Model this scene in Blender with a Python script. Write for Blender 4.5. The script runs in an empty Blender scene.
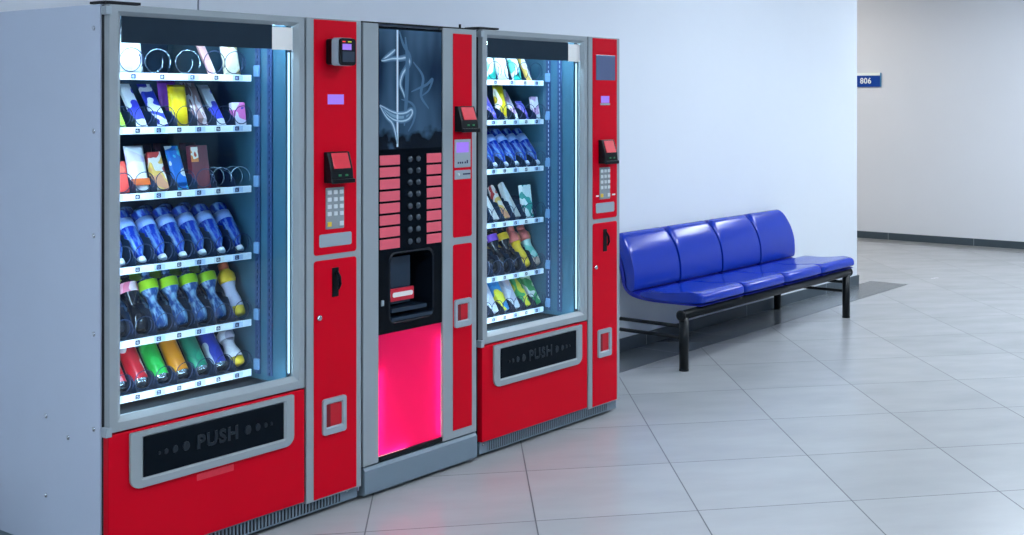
import bpy, bmesh, math, random
from mathutils import Vector, Matrix, Euler
random.seed(7)
C = bpy.context.scene.collection
SC = bpy.context.scene
PI = math.pi
R = math.radians

# ------------------------------------------------------------------ materials
def lin(c):
    f = lambda v: v / 12.92 if v <= 0.04045 else ((v + 0.055) / 1.055) ** 2.4
    return tuple(f(v / 255.0) for v in c[:3]) + (1.0,)

def new_mat(name):
    m = bpy.data.materials.new(name); m.use_nodes = True
    nt = m.node_tree
    return m, nt, nt.nodes, nt.links, nt.nodes['Principled BSDF']

def mat(name, col, rough=0.45, metal=0.0, var=0.05, scale=14.0, bump=0.0, coat=0.0, spec=0.5, trans=0.0, ior=1.45, alpha=1.0):
    """plain surface with a little procedural colour variation and optional bump"""
    m, nt, N, L, b = new_mat(name)
    tc = N.new('ShaderNodeTexCoord'); nz = N.new('ShaderNodeTexNoise'); nz.inputs['Scale'].default_value = scale
    nz.inputs['Detail'].default_value = 4
    L.new(tc.outputs['Object'], nz.inputs['Vector'])
    mx = N.new('ShaderNodeMix'); mx.data_type = 'RGBA'
    c = lin(col)
    mx.inputs[6].default_value = tuple(v * (1 - var) for v in c[:3]) + (1,)
    mx.inputs[7].default_value = tuple(min(1, v * (1 + var)) for v in c[:3]) + (1,)
    L.new(nz.outputs['Fac'], mx.inputs[0]); L.new(mx.outputs[2], b.inputs['Base Color'])
    b.inputs['Roughness'].default_value = rough; b.inputs['Metallic'].default_value = metal
    b.inputs['Coat Weight'].default_value = coat; b.inputs['Coat Roughness'].default_value = 0.08
    b.inputs['Specular IOR Level'].default_value = spec
    b.inputs['Transmission Weight'].default_value = trans; b.inputs['IOR'].default_value = ior
    if bump:
        bp = N.new('ShaderNodeBump'); bp.inputs['Strength'].default_value = bump; bp.inputs['Distance'].default_value = 0.002
        n2 = N.new('ShaderNodeTexNoise'); n2.inputs['Scale'].default_value = scale * 12
        L.new(tc.outputs['Object'], n2.inputs['Vector']); L.new(n2.outputs['Fac'], bp.inputs['Height']); L.new(bp.outputs['Normal'], b.inputs['Normal'])
    return m

def emit(name, col, s):
    m, nt, N, L, b = new_mat(name)
    b.inputs['Base Color'].default_value = (.01, .01, .01, 1)
    b.inputs['Emission Color'].default_value = lin(col); b.inputs['Emission Strength'].default_value = s
    b.inputs['Roughness'].default_value = 0.3
    return m

def glass(name, tint=(225, 240, 245), refl=1.0):
    """thin pane: what passes straight through, plus a Fresnel mirror"""
    m, nt, N, L, b = new_mat(name)
    N.remove(b); out = [n for n in N if n.type == 'OUTPUT_MATERIAL'][0]
    t = N.new('ShaderNodeBsdfTransparent'); t.inputs['Color'].default_value = lin(tint)
    g = N.new('ShaderNodeBsdfGlossy'); g.inputs['Roughness'].default_value = 0.015; g.inputs['Color'].default_value = (refl, refl, refl, 1)
    fr = N.new('ShaderNodeFresnel'); fr.inputs['IOR'].default_value = 1.5
    mx = N.new('ShaderNodeMixShader')
    ge = N.new('ShaderNodeNewGeometry'); k = N.new('ShaderNodeMath'); k.operation = 'SUBTRACT'; k.inputs[0].default_value = 1; L.new(ge.outputs['Backfacing'], k.inputs[1])
    k2 = N.new('ShaderNodeMath'); k2.operation = 'MULTIPLY'; L.new(fr.outputs[0], k2.inputs[0]); L.new(k.outputs[0], k2.inputs[1])
    L.new(k2.outputs[0], mx.inputs[0]); L.new(t.outputs[0], mx.inputs[1]); L.new(g.outputs[0], mx.inputs[2]); L.new(mx.outputs[0], out.inputs['Surface'])
    return m

def print_mat(name, cols, scale=9.0, rough=0.3, axis='Z', stretch=1.0):
    """printed foil or carton: patches of a few colours"""
    m, nt, N, L, b = new_mat(name)
    tc = N.new('ShaderNodeTexCoord'); mp = N.new('ShaderNodeMapping')
    mp.inputs['Location'].default_value = (random.random() * 9, random.random() * 9, random.random() * 9)
    mp.inputs['Scale'].default_value = (stretch, 1, 1)
    nz = N.new('ShaderNodeTexNoise'); nz.inputs['Scale'].default_value = scale; nz.inputs['Detail'].default_value = 1.0
    rp = N.new('ShaderNodeValToRGB'); rp.color_ramp.interpolation = 'CONSTANT'
    L.new(tc.outputs['Object'], mp.inputs['Vector']); L.new(mp.outputs[0], nz.inputs['Vector']); L.new(nz.outputs['Fac'], rp.inputs[0])
    els = rp.color_ramp.elements
    pos = {1: [0], 2: [0, .5], 3: [0, .45, .58], 4: [0, .4, .5, .6]}[len(cols)]
    els[0].position = 0; els[0].color = lin(cols[0])
    if len(cols) == 1: els.remove(els[1])
    else:
        els[1].position = pos[1]; els[1].color = lin(cols[1])
        for i in range(2, len(cols)):
            e = els.new(pos[i]); e.color = lin(cols[i])
    L.new(rp.outputs[0], b.inputs['Base Color']); b.inputs['Roughness'].default_value = rough
    return m

M = {}
M['wall'] = mat('wall_paint', (222, 227, 233), 0.55, var=0.015, scale=3, bump=0.05)
M['wall_far'] = mat('far_wall_paint', (214, 217, 222), 0.6, var=0.015, scale=3, bump=0.05)
M['ceiling'] = mat('ceiling_paint', (225, 226, 228), 0.8, var=0.02)
M['base'] = mat('dark_baseboard', (66, 78, 86), 0.35, var=0.12, scale=8)
M['joint'] = mat('joint_grout', (150, 158, 164), 0.6)
M['side'] = mat('painted_steel', (188, 200, 218), 0.42, var=0.03, scale=5, spec=0.5)
M['frame'] = mat('grey_frame_enamel', (146, 155, 159), 0.4, var=0.03, scale=20, bump=0.03)
M['kick'] = mat('grey_kick_enamel', (112, 128, 140), 0.42, var=0.03, scale=12)
M['red'] = mat('red_enamel', (204, 0, 30), 0.38, var=0.04, scale=6, coat=0.0, spec=0.12)
M['black'] = mat('black_plastic', (8, 12, 17), 0.34, var=0.1, spec=.25)
M['flap'] = mat('black_flap_plastic', (6, 15, 23), 0.4, spec=.1, var=0.15, scale=30, bump=0.08)
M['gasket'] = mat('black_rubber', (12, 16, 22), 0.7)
M['liner'] = mat('liner_steel', (54, 92, 110), 0.3, var=0.04, spec=0.6)
M['back'] = mat('dark_back_panel', (40, 62, 88), 0.4, var=0.1)
M['tray'] = mat('tray_steel', (36, 50, 70), 0.4, var=0.1)
M['divider'] = mat('divider_plastic', (18, 34, 58), 0.4, var=0.1)
M['rail'] = mat('price_rail_plastic', (228, 234, 245), 0.35, var=0.02)
M['tag'] = mat('price_tag_card', (188, 202, 228), 0.5, var=0.03)
M['ink'] = mat('dark_ink', (34, 40, 78), 0.6)
M['wire'] = mat('coil_wire', (46, 60, 92), 0.3, metal=0.6, var=0.1)
M['wire_bright'] = mat('bright_coil_wire', (170, 190, 205), 0.22, metal=0.85, var=0.05)
M['glass'] = glass('door_glass')
M['header'] = mat('dark_header_film', (32, 47, 60), 0.35, spec=.12, var=0.1)
M['card'] = mat('white_card', (232, 230, 226), 0.5)
M['chrome'] = mat('chrome', (190, 195, 200), 0.15, metal=1.0)
M['lilac'] = emit('lit_lilac_screen', (160, 122, 246), 1.0)
M['green_led'] = emit('green_indicator', (40, 170, 110), 0.35)
M['led'] = emit('white_led_tube', (228, 240, 255), 120.0)
M['led_fill_low'] = emit('lower_fill_tube', (228, 240, 255), 55.0)
M['led_dim'] = emit('side_led_tube', (205, 230, 250), 2.2)
M['grey_screen'] = mat('grey_blue_screen', (92, 104, 138), 0.2, var=0.04)
M['key'] = mat('grey_key', (206, 212, 216), 0.4)
M['keyplate'] = mat('keypad_plate', (138, 146, 150), 0.4)
M['plate'] = mat('pale_grey_plate', (150, 162, 170), 0.35)
M['yellow_key'] = mat('yellow_key', (222, 190, 60), 0.4)
M['faded'] = mat('faded_red_sticker', (214, 44, 62), 0.5, var=0.15, scale=60)
M['blue_vinyl'] = mat('blue_vinyl', (6, 50, 168), 0.2, var=0.06, scale=9, bump=0.02, spec=0.55)
M['blue_dark'] = mat('blue_shell', (14, 30, 150), 0.4, var=0.08)
M['leg'] = mat('black_steel', (12, 17, 20), 0.35, var=0.1, spec=.3)
M['blackglass'] = mat('black_gloss_panel', (5, 10, 17), 0.14, var=0.2, spec=0.12)
M['pinkbtn'] = mat('pink_button_label', (224, 92, 108), 0.4, var=0.06, scale=30)
M['button'] = mat('dark_round_button', (62, 72, 82), 0.25, metal=0.4)
M['signblue'] = mat('sign_blue', (20, 66, 150), 0.3)
M['signwhite'] = mat('sign_white', (235, 240, 235), 0.4)
M['lamp'] = emit('ceiling_lamp_diffuser', (228, 241, 254), 31)
M['lamp_warm'] = emit('warm_lamp_diffuser', (255, 247, 238), 24.0)
M['lampframe'] = mat('lamp_frame', (220, 222, 225), 0.4)
M['nightblue'] = mat('reflection_door_paint', (22, 30, 110), 0.25)
M['darkpane'] = mat('dark_window_pane', (22, 46, 66), 0.1)

def floor_mat():
    m, nt, N, L, b = new_mat('grey_porcelain_tiles')
    tc = N.new('ShaderNodeTexCoord')
    mp = N.new('ShaderNodeMapping'); mp.vector_type = 'POINT'
    # 60 cm tiles laid at 45 degrees to the walls
    a = R(45)
    s = 1 / 0.6
    ox, oy = 3.747, 4.197
    mp.inputs['Rotation'].default_value = (0, 0, a)
    mp.inputs['Scale'].default_value = (s, s, s)
    px, py = ox * s, oy * s
    mp.inputs['Location'].default_value = (-(px * math.cos(a) - py * math.sin(a)), -(px * math.sin(a) + py * math.cos(a)), 0.5)
    L.new(tc.outputs['Object'], mp.inputs['Vector'])
    sep = N.new('ShaderNodeSeparateXYZ'); L.new(mp.outputs[0], sep.inputs[0])
    def math_(op, a_, b_=None):
        n = N.new('ShaderNodeMath'); n.operation = op
        for i, v in enumerate((a_, b_)):
            if v is None: continue
            if isinstance(v, (int, float)): n.inputs[i].default_value = v
            else: L.new(v, n.inputs[i])
        return n.outputs[0]
    ds = []
    for ch in (0, 1):
        fr = math_('FRACT', sep.outputs[ch])
        d = math_('MINIMUM', fr, math_('SUBTRACT', 1.0, fr))
        ds.append(d)
    d = math_('MINIMUM', ds[0], ds[1])
    grout = math_('LESS_THAN', d, 0.0042)
    fl = N.new('ShaderNodeVectorMath'); fl.operation = 'FLOOR'; L.new(mp.outputs[0], fl.inputs[0])
    wn = N.new('ShaderNodeTexWhiteNoise'); wn.noise_dimensions = '3D'; L.new(fl.outputs[0], wn.inputs['Vector'])
    nz = N.new('ShaderNodeTexNoise'); nz.inputs['Scale'].default_value = 1.6; nz.inputs['Detail'].default_value = 5; nz.inputs['Roughness'].default_value = 0.55
    mp2 = N.new('ShaderNodeMapping'); mp2.inputs['Scale'].default_value = (1, 2.4, 1)
    L.new(mp.outputs[0], mp2.inputs['Vector'])
    ad = N.new('ShaderNodeVectorMath'); ad.operation = 'ADD'; L.new(mp2.outputs[0], ad.inputs[0]); 
    sc_ = N.new('ShaderNodeVectorMath'); sc_.operation = 'SCALE'; sc_.inputs['Scale'].default_value = 7; L.new(wn.outputs['Color'], sc_.inputs[0]); L.new(sc_.outputs[0], ad.inputs[1])
    L.new(ad.outputs[0], nz.inputs['Vector'])
    mix = N.new('ShaderNodeMix'); mix.data_type = 'RGBA'
    mix.inputs[6].default_value = lin((149, 151, 153)); mix.inputs[7].default_value = lin((173, 174, 175))
    v = math_('ADD', math_('MULTIPLY', nz.outputs['Fac'], 0.8), math_('MULTIPLY', wn.outputs['Value'], 0.2))
    L.new(v, mix.inputs[0])
    g = N.new('ShaderNodeMix'); g.data_type = 'RGBA'; L.new(grout, g.inputs[0]); L.new(mix.outputs[2], g.inputs[6]); g.inputs[7].default_value = lin((74, 75, 80))
    L.new(g.outputs[2], b.inputs['Base Color'])
    rr = math_('ADD', math_('MULTIPLY', nz.outputs['Fac'], 0.1), math_('ADD', 0.2, math_('MULTIPLY', grout, 0.4)))
    L.new(rr, b.inputs['Roughness'])
    b.inputs['Specular IOR Level'].default_value = 0.5
    return m
M['floor'] = floor_mat()

def strip_mat():
    m, nt, N, L, b = new_mat('dark_border_tiles')
    tc = N.new('ShaderNodeTexCoord'); br = N.new('ShaderNodeTexBrick'); L.new(tc.outputs['Object'], br.inputs['Vector'])
    br.offset = 0
    br.inputs['Color1'].default_value = lin((92, 98, 102)); br.inputs['Color2'].default_value = lin((98, 104, 108)); br.inputs['Mortar'].default_value = lin((128, 134, 138))
    br.inputs['Scale'].default_value = 1; br.inputs['Mortar Size'].default_value = 0.003; br.inputs['Brick Width'].default_value = 0.6; br.inputs['Row Height'].default_value = 3.0
    L.new(br.outputs['Color'], b.inputs['Base Color']); b.inputs['Roughness'].default_value = 0.25
    return m
M['strip'] = strip_mat()

# ------------------------------------------------------------------ mesh helpers
def link(name, bm, m, parent=None, bevel=0.0, smooth=False, seg=2, loc=None, rot=None, sub=0):
    me = bpy.data.meshes.new(name)
    bmesh.ops.recalc_face_normals(bm, faces=bm.faces)
    bm.to_mesh(me); bm.free()
    o = bpy.data.objects.new(name, me); C.objects.link(o)
    for x in (m if isinstance(m, (list, tuple)) else [m]): me.materials.append(x)
    if parent is not None: o.parent = parent
    if loc: o.location = loc
    if rot: o.rotation_euler = rot
    if bevel:
        b = o.modifiers.new('bevel', 'BEVEL'); b.width = bevel; b.segments = seg; b.limit_method = 'ANGLE'; b.angle_limit = R(40)
    if sub:
        s = o.modifiers.new('subdivision', 'SUBSURF'); s.levels = sub; s.render_levels = sub
    if smooth:
        for p in me.polygons: p.use_smooth = True
    return o

def box(bm, x0, x1, y0, y1, z0, z1, mi=0):
    v = [bm.verts.new(p) for p in ((x0, y0, z0), (x1, y0, z0), (x1, y1, z0), (x0, y1, z0), (x0, y0, z1), (x1, y0, z1), (x1, y1, z1), (x0, y1, z1))]
    for f in ((3, 2, 1, 0), (4, 5, 6, 7), (0, 1, 5, 4), (1, 2, 6, 5), (2, 3, 7, 6), (3, 0, 4, 7)):
        bm.faces.new([v[i] for i in f]).material_index = mi

def boxo(name, x0, x1, y0, y1, z0, z1, m, parent=None, bevel=0.0, **k):
    bm = bmesh.new(); box(bm, x0, x1, y0, y1, z0, z1)
    return link(name, bm, m, parent, bevel, **k)

def rr_pts(x0, x1, z0, z1, r, n=6):
    """rounded rectangle outline; r = radius for (bottom-left, bottom-right, top-right, top-left)"""
    if not isinstance(r, (tuple, list)): r = (r,) * 4
    out = []
    for (cx, cz, sx, sz, a0), rad in zip(((x0, z0, 1, 1, 180), (x1, z0, -1, 1, 270), (x1, z1, -1, -1, 0), (x0, z1, 1, -1, 90)), r):
        if rad <= 0: out.append((cx, cz)); continue
        for i in range(n + 1):
            a = R(a0 + 90 * i / n)
            out.append((cx + sx * rad + rad * math.cos(a), cz + sz * rad + rad * math.sin(a)))
    return out

def prism(bm, pts, y0, y1, mi=0):
    a = [bm.verts.new((x, y0, z)) for x, z in pts]; b = [bm.verts.new((x, y1, z)) for x, z in pts]
    n = len(pts)
    bm.faces.new(a).material_index = mi; bm.faces.new(b[::-1]).material_index = mi
    for i in range(n):
        bm.faces.new([a[i], b[i], b[(i + 1) % n], a[(i + 1) % n]]).material_index = mi

def plate(name, x0, x1, z0, z1, y0, y1, m, parent, r=0.0, bevel=0.0015):
    bm = bmesh.new(); prism(bm, rr_pts(x0, x1, z0, z1, r), y0, y1)
    return link(name, bm, m, parent, bevel)

def ring(bm, loops):
    """loops of equal point count, bridged in order and closed back to the first"""
    vs = [[bm.verts.new(p) for p in l] for l in loops]
    n = len(vs[0])
    for a, b in zip(vs, vs[1:] + vs[:1]):
        for i in range(n):
            bm.faces.new([a[i], a[(i + 1) % n], b[(i + 1) % n], b[i]])

def frame_ring(name, outer, inner, prof, m, parent, bevel=0.0, r_out=0, r_in=0):
    """outer/inner = (x0,x1,z0,z1); prof = [(t, y)] running round the section"""
    bm = bmesh.new(); loops = []
    for t, y in prof:
        q = [o + (i - o) * t for o, i in zip(outer, inner)]
        def rad(a, b): return a + (b - a) * t
        rr = tuple(max(1e-4, rad(a, b)) for a, b in zip(r_out, r_in)) if r_out or r_in else 0
        loops.append([(x, y, z) for x, z in rr_pts(*q, rr)])
    ring(bm, loops)
    return link(name, bm, m, parent, bevel)

def tube(bm, pts, r, n=8, closed=False, caps=True, mi=0):
    P = [Vector(p) for p in pts]; rings = []
    up = None
    for i, p in enumerate(P):
        a = P[i - 1] if i > 0 else (P[-1] if closed else p); b = P[(i + 1) % len(P)] if (i < len(P) - 1 or closed) else p
        d = (b - a).normalized()
        if up is None:
            up = Vector((0, 0, 1)) if abs(d.z) < 0.9 else Vector((1, 0, 0))
        s = d.cross(up).normalized(); up = s.cross(d).normalized()
        rad = r[i] if isinstance(r, (list, tuple)) else r
        rings.append([bm.verts.new(p + (s * math.cos(2 * PI * k / n) + up * math.sin(2 * PI * k / n)) * rad) for k in range(n)])
    for a, b in zip(rings, rings[1:] + (rings[:1] if closed else [])):
        for k in range(n):
            f = bm.faces.new([a[k], a[(k + 1) % n], b[(k + 1) % n], b[k]]); f.smooth = True; f.material_index = mi
    if caps and not closed:
        bm.faces.new(rings[0][::-1]).material_index = mi; bm.faces.new(rings[-1]).material_index = mi

def lathe(bm, prof, n=20, mats=None):
    """prof = [(radius, z)] revolved about z; mats gives a material index for each span"""
    rings = []
    for r, z in prof:
        rings.append([bm.verts.new((r * math.cos(2 * PI * k / n), r * math.sin(2 * PI * k / n), z)) for k in range(n)])
    for j, (a, b) in enumerate(zip(rings, rings[1:])):
        for k in range(n):
            f = bm.faces.new([a[k], a[(k + 1) % n], b[(k + 1) % n], b[k]]); f.smooth = True
            if mats: f.material_index = mats[j]
    f = bm.faces.new(rings[0][::-1]); f.material_index = mats[0] if mats else 0
    f = bm.faces.new(rings[-1]); f.material_index = mats[-1] if mats else 0

def text_obj(name, s, size, depth, m, parent, loc, spacing=1.0, bold=0.0, rot=(R(90), 0, 0)):
    cu = bpy.data.curves.new('lettering', 'FONT'); cu.body = s; cu.size = size; cu.extrude = depth; cu.align_x = 'CENTER'; cu.align_y = 'CENTER'
    cu.space_character = spacing; cu.offset = bold; cu.resolution_u = 3; cu.bevel_depth = .0008 if depth > .001 else 0
    t = bpy.data.objects.new('lettering', cu); C.objects.link(t)
    me = bpy.data.meshes.new_from_object(t.evaluated_get(bpy.context.evaluated_depsgraph_get()))
    bpy.data.objects.remove(t)
    o = bpy.data.objects.new(name, me); C.objects.link(o); me.materials.clear(); me.materials.append(m)
    o.parent = parent; o.location = loc; o.rotation_euler = rot
    return o

def thing(name, label, cat, loc=(0, 0, 0), group=None, rot=None):
    o = bpy.data.objects.new(name, None); C.objects.link(o); o.location = loc; o.empty_display_size = 0.1
    if rot: o.rotation_euler = rot
    return tag(o, label, cat, group)

def tag(o, label, cat, group=None):
    o['label'] = label; o['category'] = cat
    if group: o['group'] = group
    return o

def struct(o):
    o['kind'] = 'structure'
    return o

# ------------------------------------------------------------------ the room
WY = 4.47          # wall the machines stand against
WX = 9.075         # where that wall ends
FX = 12.15         # far wall across the corridor
CH = 3.0
NY = -2.6
struct(boxo('floor', -3.2, FX + .15, NY - .15, 11.0, -0.1, 0, M['floor']))
struct(boxo('ceiling', -3.2, FX + .15, NY - .15, 11.0, CH, CH + .1, M['ceiling']))
wl = struct(boxo('wall_left', -3.2, WX, WY, WY + 0.3, 0, CH, M['wall']))
struct(boxo('wall_far', FX, FX + .15, NY - .15, 11.0, 0, CH, M['wall_far']))
struct(boxo('wall_right', -3.2, FX, NY - .15, NY, 0, CH, mat('blue_grey_wall_paint', (112, 140, 168), 0.5, var=.03, scale=3)))
struct(boxo('wall_near', -3.35, -3.2, NY - .15, 11.0, 0, CH, M['wall']))
struct(boxo('wall_end', -3.2, FX, 10.9, 11.0, 0, CH, M['wall']))
def skirting(name, x0, x1, y0, y1, joints, along):
    o = struct(boxo(name, x0, x1, y0, y1, 0, 0.078, M['base'], None, 0.003))
    for i, j in enumerate(joints):
        if along == 'x': boxo('joint', j, j + .005, y0 - .0012, y0 + .002, 0.002, 0.077, M['joint'], o)
        else: boxo('joint', x0 - .0012, x0 + .002, j, j + .005, 0.002, 0.077, M['joint'], o)
skirting('baseboard_left', -3.2, WX + .013, WY - .014, WY - .0005, [4.9, 6.1, 7.3, 8.5], 'x')
struct(boxo('baseboard_return', WX + .0005, WX + .014, WY, WY + .3, 0, 0.078, M['base'], None, 0.003))
skirting('baseboard_far', FX - .014, FX - .0005, NY, 10.9, [3.1, 4.63, 5.6, 6.8, 8.0], 'y')
struct(boxo('trim_1', -3.2, 9.3, 4.12, WY - .015, 0.0, 0.0025, M['strip']))
struct(boxo('trim_2', FX - .26, FX - .015, NY, 10.9, 0.0, 0.0025, mat('far_border_tiles', (128, 130, 130), 0.3)))
struct(boxo('trim_3', 2.985, 2.991, WY - .002, WY, 0, CH, mat('wall_seam', (120, 128, 138), 0.6)))
# unseen hall side: door and windows are made up for dark glass reflections
d1 = struct(boxo('reflection_door_1', 6.8, 7.75, NY, NY + .04, 0, 2.05, M['nightblue'], None, 0.004))
lathe_b = bmesh.new(); tube(lathe_b, [(6.83, NY + .045, 1.02), (6.83, NY + .09, 1.02), (6.95, NY + .09, 1.02)], 0.011); link('reflection_door_handle', lathe_b, M['chrome'], d1)
for i, (x0, x1) in enumerate(((4.6, 6.4), (8.4, 9.6), (10.2, 11.4))):
    w = struct(frame_ring(f'reflection_window_{i+1}', (x0, x1, .95, 2.15), (x0 + .06, x1 - .06, 1.01, 2.09), [(0, NY), (0, NY + .04), (1, NY + .04), (1, NY)], M['frame'], None))
    boxo('pane', x0 + .055, x1 - .055, NY + .002, NY + .012, 1.005, 2.095, M['darkpane'], w)

# ------------------------------------------------------------------ ceiling lamps
def ceiling_lamp(x, y, lx, ly, label, m):
    t = thing('ceiling_light', label, 'ceiling light', (x, y, CH), 'ceiling lights of the hall')
    frame_ring('lamp_frame', (-lx / 2, lx / 2, -ly / 2, ly / 2), (-lx / 2 + .025, lx / 2 - .025, -ly / 2 + .025, ly / 2 - .025), [(0, 0), (0, .035), (1, .035), (1, 0)], M['lampframe'], t).rotation_euler = (R(-90), 0, 0)
    boxo('diffuser', -lx / 2 + .024, lx / 2 - .024, -ly / 2 + .024, ly / 2 - .024, -.028, -.006, m, t)
for i, (x, y) in enumerate(((-2.3, 2.6), (0.2, 1.5), (3.4, 1.2), (6.8, 2.45), (9.2, 1.7), (3.2, -1.2), (6.2, -1.2), (9.2, -1.2))):  # leftmost panel is added to light the near machine's side panel
    ceiling_lamp(x, y, 1.2, 0.6, 'white ceiling light panel out of frame above the hall floor', M['lamp'])
ceiling_lamp(10.3, 3.2, 0.6, 1.2, 'white ceiling light panel out of frame at the corridor crossing', M['lamp'])  # unseen panel added for a brighter, bluer far wall
ceiling_lamp(10.6, 6.6, 0.6, 1.2, 'warm white ceiling light panel round the corner in the side corridor', M['lamp_warm'])
ceiling_lamp(10.6, 9.2, 0.6, 1.2, 'warm white ceiling light panel deep in the side corridor', M['lamp_warm'])

# ------------------------------------------------------------------ room sign
s = thing('room_sign', 'small blue room number sign with white top band on the far wall', 'sign', (FX - .001, 5.86, 1.745))
boxo('sign_plate', -.014, 0, -.16, .16, -.076, .048, M['signblue'], s, 0.002)
boxo('top_band', -.014, 0, -.16, .16, .0485, .078, M['signwhite'], s, 0.002)
boxo('end_cap', -.016, 0, -.172, -.161, -.076, .078, mat('sign_end_blue', (70, 130, 170), .4), s, 0.001)
text_obj('number', '806', 0.088, 0.001, M['signwhite'], s, (-.0155, 0.012, -.012), 1.05, 0.0015, rot=(R(90), 0, R(-90)))

# ------------------------------------------------------------------ vending machines
FY = 3.615
RAILS = [1.620, 1.437, 1.214, 0.969, 0.724, 0.541]   # top edge of each price rail
TAGX = [.622, .545, .468, .391, .314, .237, .160, .083]
SLOTS = [v + .028 for v in TAGX]  # column centres, from the right

def helix(bm, x, y0, z, rad, pitch, turns, wire, a0=0.0):
    n = int(turns * 22)
    tube(bm, [(x + rad * math.cos(a0 + 2 * PI * i / 22), y0 + pitch * i / 22, z + rad * math.sin(a0 + 2 * PI * i / 22)) for i in range(n + 1)], wire, 6)

def screw(parent, x, y, z, face='-y', r=.006):
    bm = bmesh.new()
    lathe(bm, [(r, 0), (r, .0015), (r * .6, .0035), (r * .15, .004)], 10)
    link('screw', bm, M['chrome'], parent, loc=(x, y, z), rot=(R(90), 0, 0) if face == '-y' else (0, R(-90), 0))

def bill_acceptor(root, x0, x1, z0, z1, k):
    zs = z0 + (z1 - z0) * .45
    d = .042
    bm = bmesh.new()   # housing: side outline run across the width
    prof = [(-.001, z0), (-d, z0), (-d - .004, z0 + .012), (-d, zs), (-.022, z1), (-.001, z1)]
    a = [bm.verts.new((x0, y, z)) for y, z in prof]; b = [bm.verts.new((x1, y, z)) for y, z in prof]
    bm.faces.new(a); bm.faces.new(b[::-1])
    for i in range(len(prof)):
        j = (i + 1) % len(prof); bm.faces.new([a[i], a[j], b[j], b[i]])
    h = link('bill_acceptor', bm, M['black'], root, .003)
    bm = bmesh.new()
    e = (x1 - x0)
    xa, xb = x0 + e * .15, x1 - e * .12
    q = [(-d - .0005, zs + .002), (-.0225, z1 - .004)]
    v = [bm.verts.new(p) for p in ((xa, q[0][0] - .003, q[0][1]), (xb, q[0][0] - .003, q[0][1]), (xb, q[1][0] - .003, q[1][1]), (xa, q[1][0] - .003, q[1][1]),
                                   (xa, q[0][0] + .004, q[0][1]), (xb, q[0][0] + .004, q[0][1]), (xb, q[1][0] + .004, q[1][1]), (xa, q[1][0] + .004, q[1][1]))]
    for f in ((0, 1, 2, 3), (7, 6, 5, 4), (0, 4, 5, 1), (1, 5, 6, 2), (2, 6, 7, 3), (3, 7, 4, 0)): bm.faces.new([v[i] for i in f])
    link('flap', bm, M['redflap'], h, .001)
    boxo('lip', x0 + .001, x1 + .004, -d - .010, -d + .002, z0 - .002, z0 + .014, M['black'], h, .003)
    for f in (.38, .68):
        boxo('indicator', x0 + e * f - .006, x0 + e * f + .006, -d - .0055, -d + .001, z0 + .024, z0 + .031, M['green_led'], h)
M['redflap'] = mat('red_flap_plastic', (222, 46, 62), 0.3, var=0.08, scale=40)

def coin_return(root, x0, x1, z0, z1):
    t = .017
    f = frame_ring('coin_return', (x0, x1, z0, z1), (x0 + t, x1 - t, z0 + t * 1.6, z1 - t * 1.3), [(0, -.002), (0, -.012), (.8, -.012), (1, -.006), (1, -.002)], M['plate'], root, 0, (.01,) * 4, (.005,) * 4)
    plate('bucket', x0 + t * .9, x1 - t * .9, z0 + t * 1.4, z1 - t * 1.1, -.0045, -.001, M['redin'], f, .004, 0)
    bm = bmesh.new()
    box(bm, x0 + t, x0 + t + .02, -.0062, -.004, z0 + t * 1.5, z1 - t * 1.2)
    link('bucket_side', bm, M['reddark'], f)
M['redin'] = mat('red_bucket', (190, 10, 32), 0.4)
M['reddark'] = mat('dark_red_bucket', (120, 6, 24), 0.5)

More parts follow.
